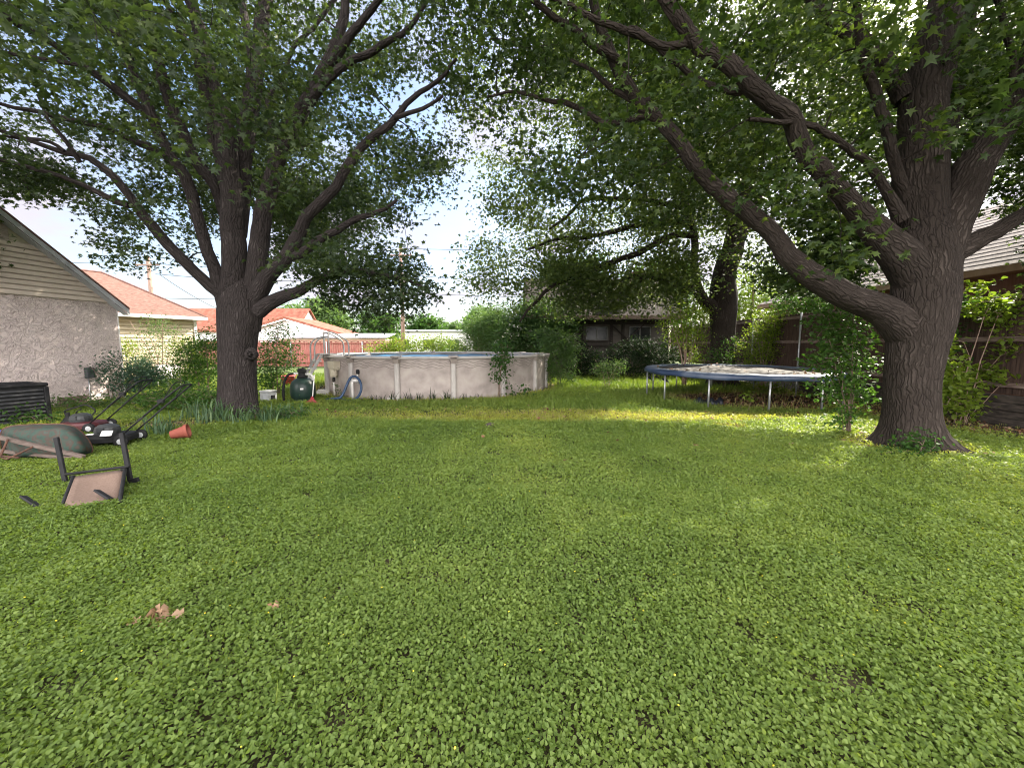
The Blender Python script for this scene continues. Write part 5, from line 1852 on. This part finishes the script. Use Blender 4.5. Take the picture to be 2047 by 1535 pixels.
shrub('broad_shrub', 'bushy yellow green shrub left of the big trunk', 'shrub', (x, y), [(-.25, 0, .75, .65, .5, .55), (.35, 0, 1.1, .6, .5, .7), (.25, .1, 1.75, .55, .4, .45), (-.3, 0, 1.3, .45, .4, .45), (-.75, -.1, .35, .4, .4, .3)], 5200, .062, OVATE, LF_MID, [(-.4, 0, 1.5, .02), (.3, 0, 1.9, .022), (.5, .1, 1.4, .02), (0, 0, 1.0, .018)], seed=35, tint=(.2, 1))
x, y = G(388, 12.4)
shrub('broad_shrub', 'sunlit yellow shrub between the white bench and the big trunk', 'shrub', (x, y), [(-.3, 0, .5, .55, .4, .45), (.1, 0, .9, .5, .4, .5), (-.1, 0, 1.5, .5, .4, .35)], 3200, .062, OVATE, LF_YEL, [(-.2, 0, 1.1, .015), (.2, 0, 1.6, .016)], seed=36)
x, y = G(548, 12.0)
shrub('broad_shrub', 'bushy green shrub right of the big trunk before the red fence', 'shrub', (x, y), [(-.1, 0, .9, .6, .5, .6), (.1, 0, 1.45, .6, .45, .45), (.2, .1, 1.95, .40, .35, .35), (-.3, 0, .45, .45, .4, .4), (.45, 0, 1.2, .35, .3, .4)], 3900, .062, OVATE, LF_MID, [(-.3, 0, 1.7, .02), (.2, 0, 2.2, .022), (.5, 0, 1.5, .018), (0, .1, 1.3, .018)], seed=37)
x, y = G(310, 9.6)
shrub('leaning_weed', 'leafy weeds growing up round the mower handles', 'weed', (x, y), [(0, 0, .35, .5, .3, .28), (.5, .1, .45, .5, .35, .35), (.9, .2, .35, .5, .3, .28)], 1400, .06, OVATE, LF_MID, [(.2, 0, .6, .008), (.6, 0, .8, .008), (.9, 0, .6, .008)], seed=38)
x, y = G(120, 9.2)
shrub('weed_patch', 'low leafy weeds along the foot of the stucco wall', 'weeds', (x, y), [(-.4, .2, .14, .5, .3, .14), (.3, .4, .16, .6, .35, .16), (.9, .7, .16, .5, .35, .16)], 1300, .06, OVATE, LF_PALE, seed=39)
x, y = G(22, 7.6)
shrub('weed_patch', 'leafy weeds in front of the black air conditioner', 'weeds', (x, y), [(-.2, 0, .18, .4, .25, .2), (.25, 0, .14, .35, .25, .15)], 900, .055, OVATE, LF_MID, seed=40)
x, y = G(425, 9.3)
shrub('bed_plant', 'low leafy plants filling the bed left of the big trunk', 'plants', (x, y), [(-.6, 0, .25, .6, .4, .26), (.2, 0, .3, .6, .4, .3), (-1.2, -.2, .2, .5, .4, .2)], 2400, .06, OVATE, LF_MID, seed=65)
x, y = G(500, 8.0)
shrub('bed_plant', 'low leafy plants at the front of the big trunk between the irises', 'plants', (x, y), [(0, 0, .14, .4, .2, .16), (.6, .2, .15, .5, .25, .16)], 800, .05, OVATE, LF_MID, seed=66)
# strap leaved clumps round the left trunk
for i, (px, Y, n, h, lab) in enumerate((
        (412, 7.95, 40, .50, 'tall strap leaved iris clump between the red pot and the trunk'),
        (440, 7.85, 34, .42, 'iris clump at the left foot of the big trunk'),
        (478, 7.75, 26, .32, 'low iris clump in front of the big trunk'),
        (520, 7.85, 36, .36, 'iris clump at the right foot of the big trunk'),
        (552, 8.05, 40, .36, 'dense iris clump right of the trunk'),
        (585, 8.5, 30, .32, 'outermost iris clump to the right of the trunk'),
        (378, 8.3, 26, .42, 'iris clump behind the orange red pot'),
        (312, 6.9, 34, .40, 'spiky grey green clump left of the orange red pot'))):
    x, y = G(px, Y)
    blade_clump('iris_clump', lab, 'iris', x, y, int(n * 1.3), h * 1.2, .028, LF_IRIS, 60 + i, spread=.2, group='strap leaved clumps round the left tree')
# tufts along the pool foot
rng = np.random.default_rng(5)
for i, (px, k) in enumerate(((792, 1), (815, 1), (838, .8), (862, 1.1), (888, 1), (765, .7), (742, .6), (925, .7), (950, .6))):
    a = math.asin(max(-.9, min(.9, ((px - 1023.5) / F * 11.1 - POOL[0]) / POOL[2])))
    x, y = POOL[0] + (POOL[2] + .2) * math.sin(a), POOL[1] - (POOL[2] + .2) * math.cos(a)
    blade_clump('grass_tuft', 'dark grass tuft at the pool foot, %s' % ('in front of the second post from the left', 'just right of the second post from the left', 'between the second and third posts', 'just left of the third post', 'below the third post from the left', 'right of the pale concrete blocks', 'right of the blue hose', 'right of the third post from the left', 'furthest right before the sapling')[i],
                'grass tuft', x, y, int(20 * k), .38 * k, .016, LF_DARK, 80 + i, spread=.14, group='dark grass tufts along the pool wall')

# sapling against the pool
x, y = G(1000, 11.3)
shrub('sapling', 'slender sapling with heart shaped leaves growing in front of the pool wall', 'sapling', (x, y), [(.02, 0, 1.20, .27, .25, .32), (.10, .2, 1.55, .28, .25, .2), (.0, 0, .75, .28, .15, .22), (.20, 0, .50, .18, .1, .15)], 620, .085, OVATE, LF_MID, [(.02, 0, 1.5, .022), (.15, 0, .8, .008), (-.15, 0, 1.0, .006)], seed=42, clus=6, sp=.10, tilt=(.7, .4), tint=(0, .7))
x, y = G(1042, 11.7)
shrub('climbing_weed', 'small dark leaved weed at the pool foot right of the sapling', 'weed', (x, y), [(0, 0, .22, .3, .12, .18), (-.2, 0, .1, .2, .1, .1)], 110, .085, OVATE, LF_MID, [(.2, 0, .35, .006), (-.2, 0, .25, .006)], seed=43, clus=4, tint=(0, .5), tilt=(.6, .4))
a = R_(80)
shrub('climbing_vine', 'thin vine climbing the right end of the pool wall', 'vine', (POOL[0] + (POOL[2] + .1) * math.sin(a), POOL[1] - (POOL[2] + .1) * math.cos(a)), [(0, 0, .5, .08, .3, .5), (0, -.1, .9, .08, .3, .3)], 420, .05, OVATE, LF_MID, [(0, 0, 1.2, .006), (0, .2, 1.0, .006)], seed=44, clus=5, sp=.05)
x, y = G(671, 11.35)
shrub('seedling', 'thin upright seedling in front of the pool skimmer', 'seedling', (x, y), [(0, 0, .35, .07, .05, .25)], 60, .045, OVATE, LF_MID, [(0, 0, .6, .005), (.05, 0, .4, .004)], seed=45, clus=4, sp=.04)

# --- behind the pool
x, y = G(835, 24)
shrub('hedge', 'clipped yellow green hedge behind the pool', 'hedge', (x, y), [(-2.2, 0, .9, 1.2, .8, .9), (-.8, 0, 1.2, 1.2, .9, 1.05), (.7, 0, 1.2, 1.2, .9, 1.1), (2.1, 0, 1.0, 1.2, .8, 1.0), (-1.5, .1, 1.55, .6, .6, .55), (1.4, .1, 1.7, .7, .6, .55)], 10500, .10, OVATE, LF_YEL, [(-1.5, 0, 1.2, .03), (0, 0, 1.5, .03), (1.5, 0, 1.4, .03)], seed=46, sp=.18)
x, y = G(955, 21)
shrub('sumac_shrub', 'pale feathery shrub rising behind the pool rim', 'shrub', (x, y), [(-1.1, 0, 1.1, .8, .6, .9), (0, 0, 1.5, .9, .7, 1.1), (.9, 0, 1.7, 1.0, .7, 1.2), (.4, 0, 2.8, .7, .5, .7), (-.5, 0, 2.4, .45, .4, .5), (1.2, 0, 3.3, .6, .5, .5)], 11500, .15, LANCE, LF_PALE, [(-1, 0, 1.8, .03), (0, 0, 2.6, .03), (1, 0, 2.6, .03), (-.4, 0, 2.6, .02)], seed=47, sp=.2, tilt=(.25, .3))
x, y = G(1050, 20.2)
shrub('tangled_shrub', 'tall dense shrub behind the right part of the pool', 'shrub', (x, y), [(-.8, 0, 1.5, 1.1, .8, 1.3), (.5, 0, 1.7, 1.2, .8, 1.5), (-.2, 0, 3.0, 1.1, .8, .9), (.9, 0, 3.2, 1.0, .7, .8), (1.9, 0, 2.6, .9, .7, .8)], 15000, .11, OAK6, LF_PALE, [(-.8, 0, 2.6, .04), (0, 0, 3.2, .05), (.8, 0, 3.0, .04)], seed=48, sp=.22, tint=(0, .55))
x, y = G(1118, 15.2)
shrub('cane_thicket', 'thicket of thin green canes with long drooping leaves beside the pool', 'thicket', (x, y), [(-.3, 0, .9, .4, .35, .8), (.25, 0, .8, .45, .35, .75), (-.1, .1, 1.7, .7, .4, .55), (.45, 0, 1.5, .5, .4, .5), (-.6, .1, 1.9, .5, .4, .4)], 2700, .17, LANCE, LF_PALE, [(-.6, 0, 2.2, .012), (-.4, 0, 2.0, .011), (-.2, 0, 2.3, .012), (0, 0, 2.1, .011), (.2, 0, 2.2, .012), (.4, 0, 1.9, .011), (.6, 0, 1.7, .011), (.75, 0, 1.4, .01)], seed=49, sp=.14, stem_m=GREENSTEM, tilt=(.45, .4), tint=(0, .7))
x, y = G(1262, 18.4)
shrub('evergreen_bush', 'wide dark evergreen bush under the windows of the timbered house', 'bush', (x, y), [(-1.2, 0, .7, .9, .8, .8), (0, 0, .9, 1.1, .9, .95), (1.2, 0, .9, 1.0, .9, 1.0), (.3, .1, 1.5, .9, .7, .5), (1.9, 0, .7, .8, .8, .8)], 9500, .085, OVATE, LF_DARK, [(-1, 0, 1.0, .03), (0, 0, 1.5, .03), (1, 0, 1.5, .03)], seed=50, sp=.16)
x, y = G(1160, 19.0)
shrub('evergreen_bush', 'smaller dark evergreen bush at the left end of the timbered house', 'bush', (x, y), [(0, 0, .8, .8, .7, .9), (-.5, 0, 1.3, .6, .5, .6)], 3600, .085, OVATE, LF_DARK, [(0, 0, 1.4, .03), (-.4, 0, 1.6, .03)], seed=51, sp=.16)
x, y = G(1213, 14.6)
shrub('wispy_shrub', 'small pale wispy shrub standing alone on the lawn before the dark bushes', 'shrub', (x, y), [(-.25, 0, .75, .35, .3, .3), (.3, 0, .8, .40, .3, .3), (.1, 0, .45, .3, .25, .35), (.55, 0, .9, .2, .2, .15)], 1250, .065, OVATE, LF_PALE, [(-.4, 0, .9, .01), (0, 0, 1.0, .01), (.4, 0, .95, .01), (.6, 0, 1.0, .009)], seed=52, sp=.10, stem_m=PINKSTEM)

# --- round the third tree
x, y = G(1372, 15.0)
shrub('crepe_myrtle', 'multi stemmed shrub with pale bare stems left of the gnarled trunk', 'shrub', (x, y), [(-.5, 0, 2.3, .6, .5, .7), (.1, 0, 2.0, .6, .5, .7), (.5, 0, 2.5, .5, .5, .6), (-.1, 0, 3.0, .8, .6, .5), (.4, 0, 1.2, .4, .4, .5)], 4200, .07, OVATE, LF_YEL, [(-.9, 0, 3.0, .035), (-.45, 0, 3.0, .03), (-.1, .1, 3.2, .03), (.2, 0, 3.0, .03), (.45, 0, 2.8, .025), (.7, .1, 2.4, .02), (-.2, -.1, 2.4, .02), (.3, -.1, 2.0, .02)], seed=53, stem_m=PINKSTEM, sp=.15, tint=(0, .8))
x, y = G(1528, 14.9)
shrub('crepe_myrtle', 'bright leafy shrub with arching stems right of the gnarled trunk', 'shrub', (x, y), [(-.3, 0, 1.5, .7, .5, .8), (.45, 0, 1.6, .7, .5, .75), (.1, 0, 2.4, .8, .5, .6), (.9, 0, 1.15, .5, .4, .45), (-.2, 0, .7, .6, .4, .5)], 6000, .07, OVATE, LF_YEL, [(-.5, 0, 2.5, .025), (-.2, 0, 2.8, .025), (.1, 0, 2.8, .025), (.4, 0, 2.6, .025), (.8, 0, 2.1, .02), (1.1, 0, 1.5, .02), (-.6, 0, 1.6, .015)], seed=54, stem_m=PINKSTEM, sp=.15)
x, y = G(1450, 14.6)
shrub('young_shrub', 'small leafy shoots in front of the gnarled trunk', 'shrub', (x, y), [(-.3, 0, 1.2, .4, .2, .4), (.2, 0, 1.7, .35, .2, .25), (.3, 0, .9, .35, .2, .4)], 700, .075, OVATE, LF_MID, [(-.3, 0, 1.5, .01), (.3, 0, 1.9, .012)], seed=55)
x, y = G(1640, 14.8)
shrub('climbing_vine', 'mass of leafy vine over the far end of the brown fence', 'vine', (x - .4, y), [(-.6, 0, 2.4, .6, .3, .5), (0, 0, 2.7, .7, .4, .5), (-.3, 0, 1.6, .45, .3, .4), (.2, 0, 3.3, .8, .4, .5), (-.8, .2, 3.2, .7, .4, .5)], 4200, .08, OVATE, LF_MID, [(-.5, 0, 2.6, .02), (.1, 0, 3.1, .02), (.2, 0, 2.5, .015)], seed=56)
x, y = G(1500, 24)
shrub('background_tree', 'light green tree far behind the gnarled trunk', 'tree', (x, y), [(0, 0, 4.5, 2.4, 2, 2.2), (2, 0, 3.8, 2, 1.6, 1.8), (-2, 0, 3.6, 1.8, 1.5, 1.6), (1, 0, 2.2, 2, 1.4, 1.3), (3.6, 0, 3.0, 1.8, 1.5, 1.5)], 11000, .14, OAK6, LF_YEL, [(0, 0, 5.5, .16), (1.5, 0, 4.5, .1), (-1.3, 0, 4.4, .1)], seed=57, sp=.35, clus=16, tint=(0, .7))
x, y = G(1462, 13.0)
shrub('sapling', 'leafy young shoots under the trampoline edge', 'sapling', (8.3, 12.9), [(0, 0, .2, .6, .3, .14), (.8, 0, .22, .6, .3, .16)], 420, .08, OVATE, LF_YEL, [(0, 0, .35, .006), (.7, 0, .35, .006)], seed=58)
x, y = G(1497, 9.15)
shrub('seedling', 'pale seedling catching the sun beside the front trampoline leg', 'seedling', (x, y), [(.1, 0, .42, .16, .08, .12), (0, 0, .15, .08, .06, .1)], 44, .085, OVATE, LF_YEL, [(.1, 0, .5, .006), (0, 0, .3, .005)], seed=59, clus=4, sp=.06)

# --- right foreground shrubs
x, y = G(1706, 6.9)
shrub('privet_shrub', 'tall leafy shrub with several thin stems left of the massive trunk', 'shrub', (x, y), [(-.45, .1, 1.35, .34, .3, .3), (-.1, .1, 1.75, .45, .4, .32), (.2, .2, 1.35, .42, .35, .4), (-.25, .1, .95, .40, .3, .28), (.15, .1, .75, .35, .3, .35), (-.05, 0, .35, .25, .25, .22), (.1, .3, 2.1, .4, .3, .25), (-.3, .3, 2.05, .3, .3, .2)], 3000, .075, OVATE, LF_MID, [(-.5, .1, 1.5, .013), (-.2, .1, 1.9, .016), (.05, .1, 2.2, .016), (.2, .1, 1.6, .013), (.3, .2, 1.2, .01), (-.3, 0, 1.0, .009)], seed=61, tint=(.25, 1), clus=8, sp=.10)
x, y = G(1932, 7.9)
shrub('privet_shrub', 'bright backlit shrub with long leafy twigs right of the massive trunk', 'shrub', (x, y), [(.35, 0, 2.35, .55, .35, .28), (.75, 0, 2.25, .5, .35, .35), (.9, 0, 1.55, .4, .3, .25), (-.25, 0, 1.0, .25, .25, .45), (.05, 0, .75, .35, .3, .3), (.3, 0, 1.0, .42, .3, .18), (.75, 0, .95, .32, .2, .12), (-.05, -.1, .35, .35, .25, .18), (0, 0, 2.75, .25, .25, .15), (-.75, -.3, 1.45, .2, .2, .35), (-.7, -.3, .85, .3, .2, .25), (-.45, -.2, .55, .4, .3, .2)], 2100, .10, OVATE, LF_YEL, [(.2, 0, 2.6, .014), (.7, 0, 2.4, .014), (.95, 0, 1.7, .01), (-.1, 0, 1.6, .01), (.7, 0, 1.0, .008), (.3, 0, .6, .008)], seed=62, clus=6, sp=.10, stem_m=PINKSTEM, tint=(.1, .9))
x, y = G(1862, 5.35)
shrub('ivy_patch', 'low ivy growing on the roots of the massive trunk', 'ivy', (x, y), [(0, .1, .16, .32, .2, .16), (.2, .2, .25, .2, .15, .15), (-.3, 0, .08, .3, .15, .08)], 520, .05, OVATE, LF_MID, seed=63, tint=(0, .6), clus=6, sp=.06)
x, y = G(2010, 8.6)
shrub('fence_vine', 'leafy vine hanging against the brown fence at the right edge', 'vine', (9.6, 8.9), [(0, 0, 2.0, .25, .5, .3), (0, -.3, 1.5, .2, .3, .3), (-.2, -.5, 2.5, .3, .4, .25)], 420, .10, OVATE, LF_MID, [(0, 0, 2.4, .012), (-.1, -.4, 2.6, .01)], seed=64, clus=6)

# --- far trees behind the fences


def far_tree(px, Y, H, W_, n, mat, label, seed, dens=1.0, lsz=.30):
    x, y = G(px, Y)
    rng = np.random.default_rng(seed)
    bl = []
    for k in range(9):
        a = rng.uniform(0, 2 * PI)
        r = rng.uniform(.1, .55) * W_
        z = rng.uniform(.42, .86) * H
        s = rng.uniform(.30, .48)
        bl.append((math.cos(a) * r, math.sin(a) * r, z, W_ * s, W_ * s, H * s * .42))
    shrub('background_tree', label, 'tree', (x, y), bl, n, lsz, OAK6, mat, [(0, 0, H * .8, .03 * H), (W_ * .4, 0, H * .7, .016 * H), (-W_ * .4, 0, H * .7, .016 * H)], seed=seed, sp=W_ * .09, clus=18)


far_tree(650, 46, 7.6, 4.6, 6500, LF_PALE, 'broad pale green tree beyond the white garage', 71)
far_tree(590, 52, 7.4, 4.2, 4500, LF_PALE, 'pale tree rising behind the ridge of the red roof house', 72)
far_tree(770, 40, 5.2, 3.4, 5000, LF_MID, 'mid green tree beyond the red fence left of the utility pole', 73, lsz=.24)
far_tree(838, 52, 6.2, 4.0, 5000, LF_MID, 'round green tree just right of the utility pole', 74)
far_tree(905, 62, 5.0, 3.2, 3000, LF_PALE, 'low distant tree at the right end of the long white building', 75)
far_tree(960, 44, 6.0, 4.5, 5000, LF_PALE, 'pale tree behind the feathery shrub', 76)
far_tree(250, 38, 6.6, 1.8, 900, LF_PALE, 'thin wispy tree above the cream garage roof', 77)
far_tree(420, 50, 4.6, 3.0, 2500, LF_MID, 'distant tree between the cream garage and the red roof house', 78)
far_tree(1120, 34, 9.0, 5.0, 6500, LF_MID, 'tall green tree behind the left end of the timbered house', 79)
far_tree(1330, 36, 9.5, 5.5, 6500, LF_MID, 'tall green tree behind the right end of the timbered house', 80)
far_tree(1700, 30, 8.5, 4.5, 6000, LF_MID, 'green tree standing beyond the far end of the grey hip roof', 81)
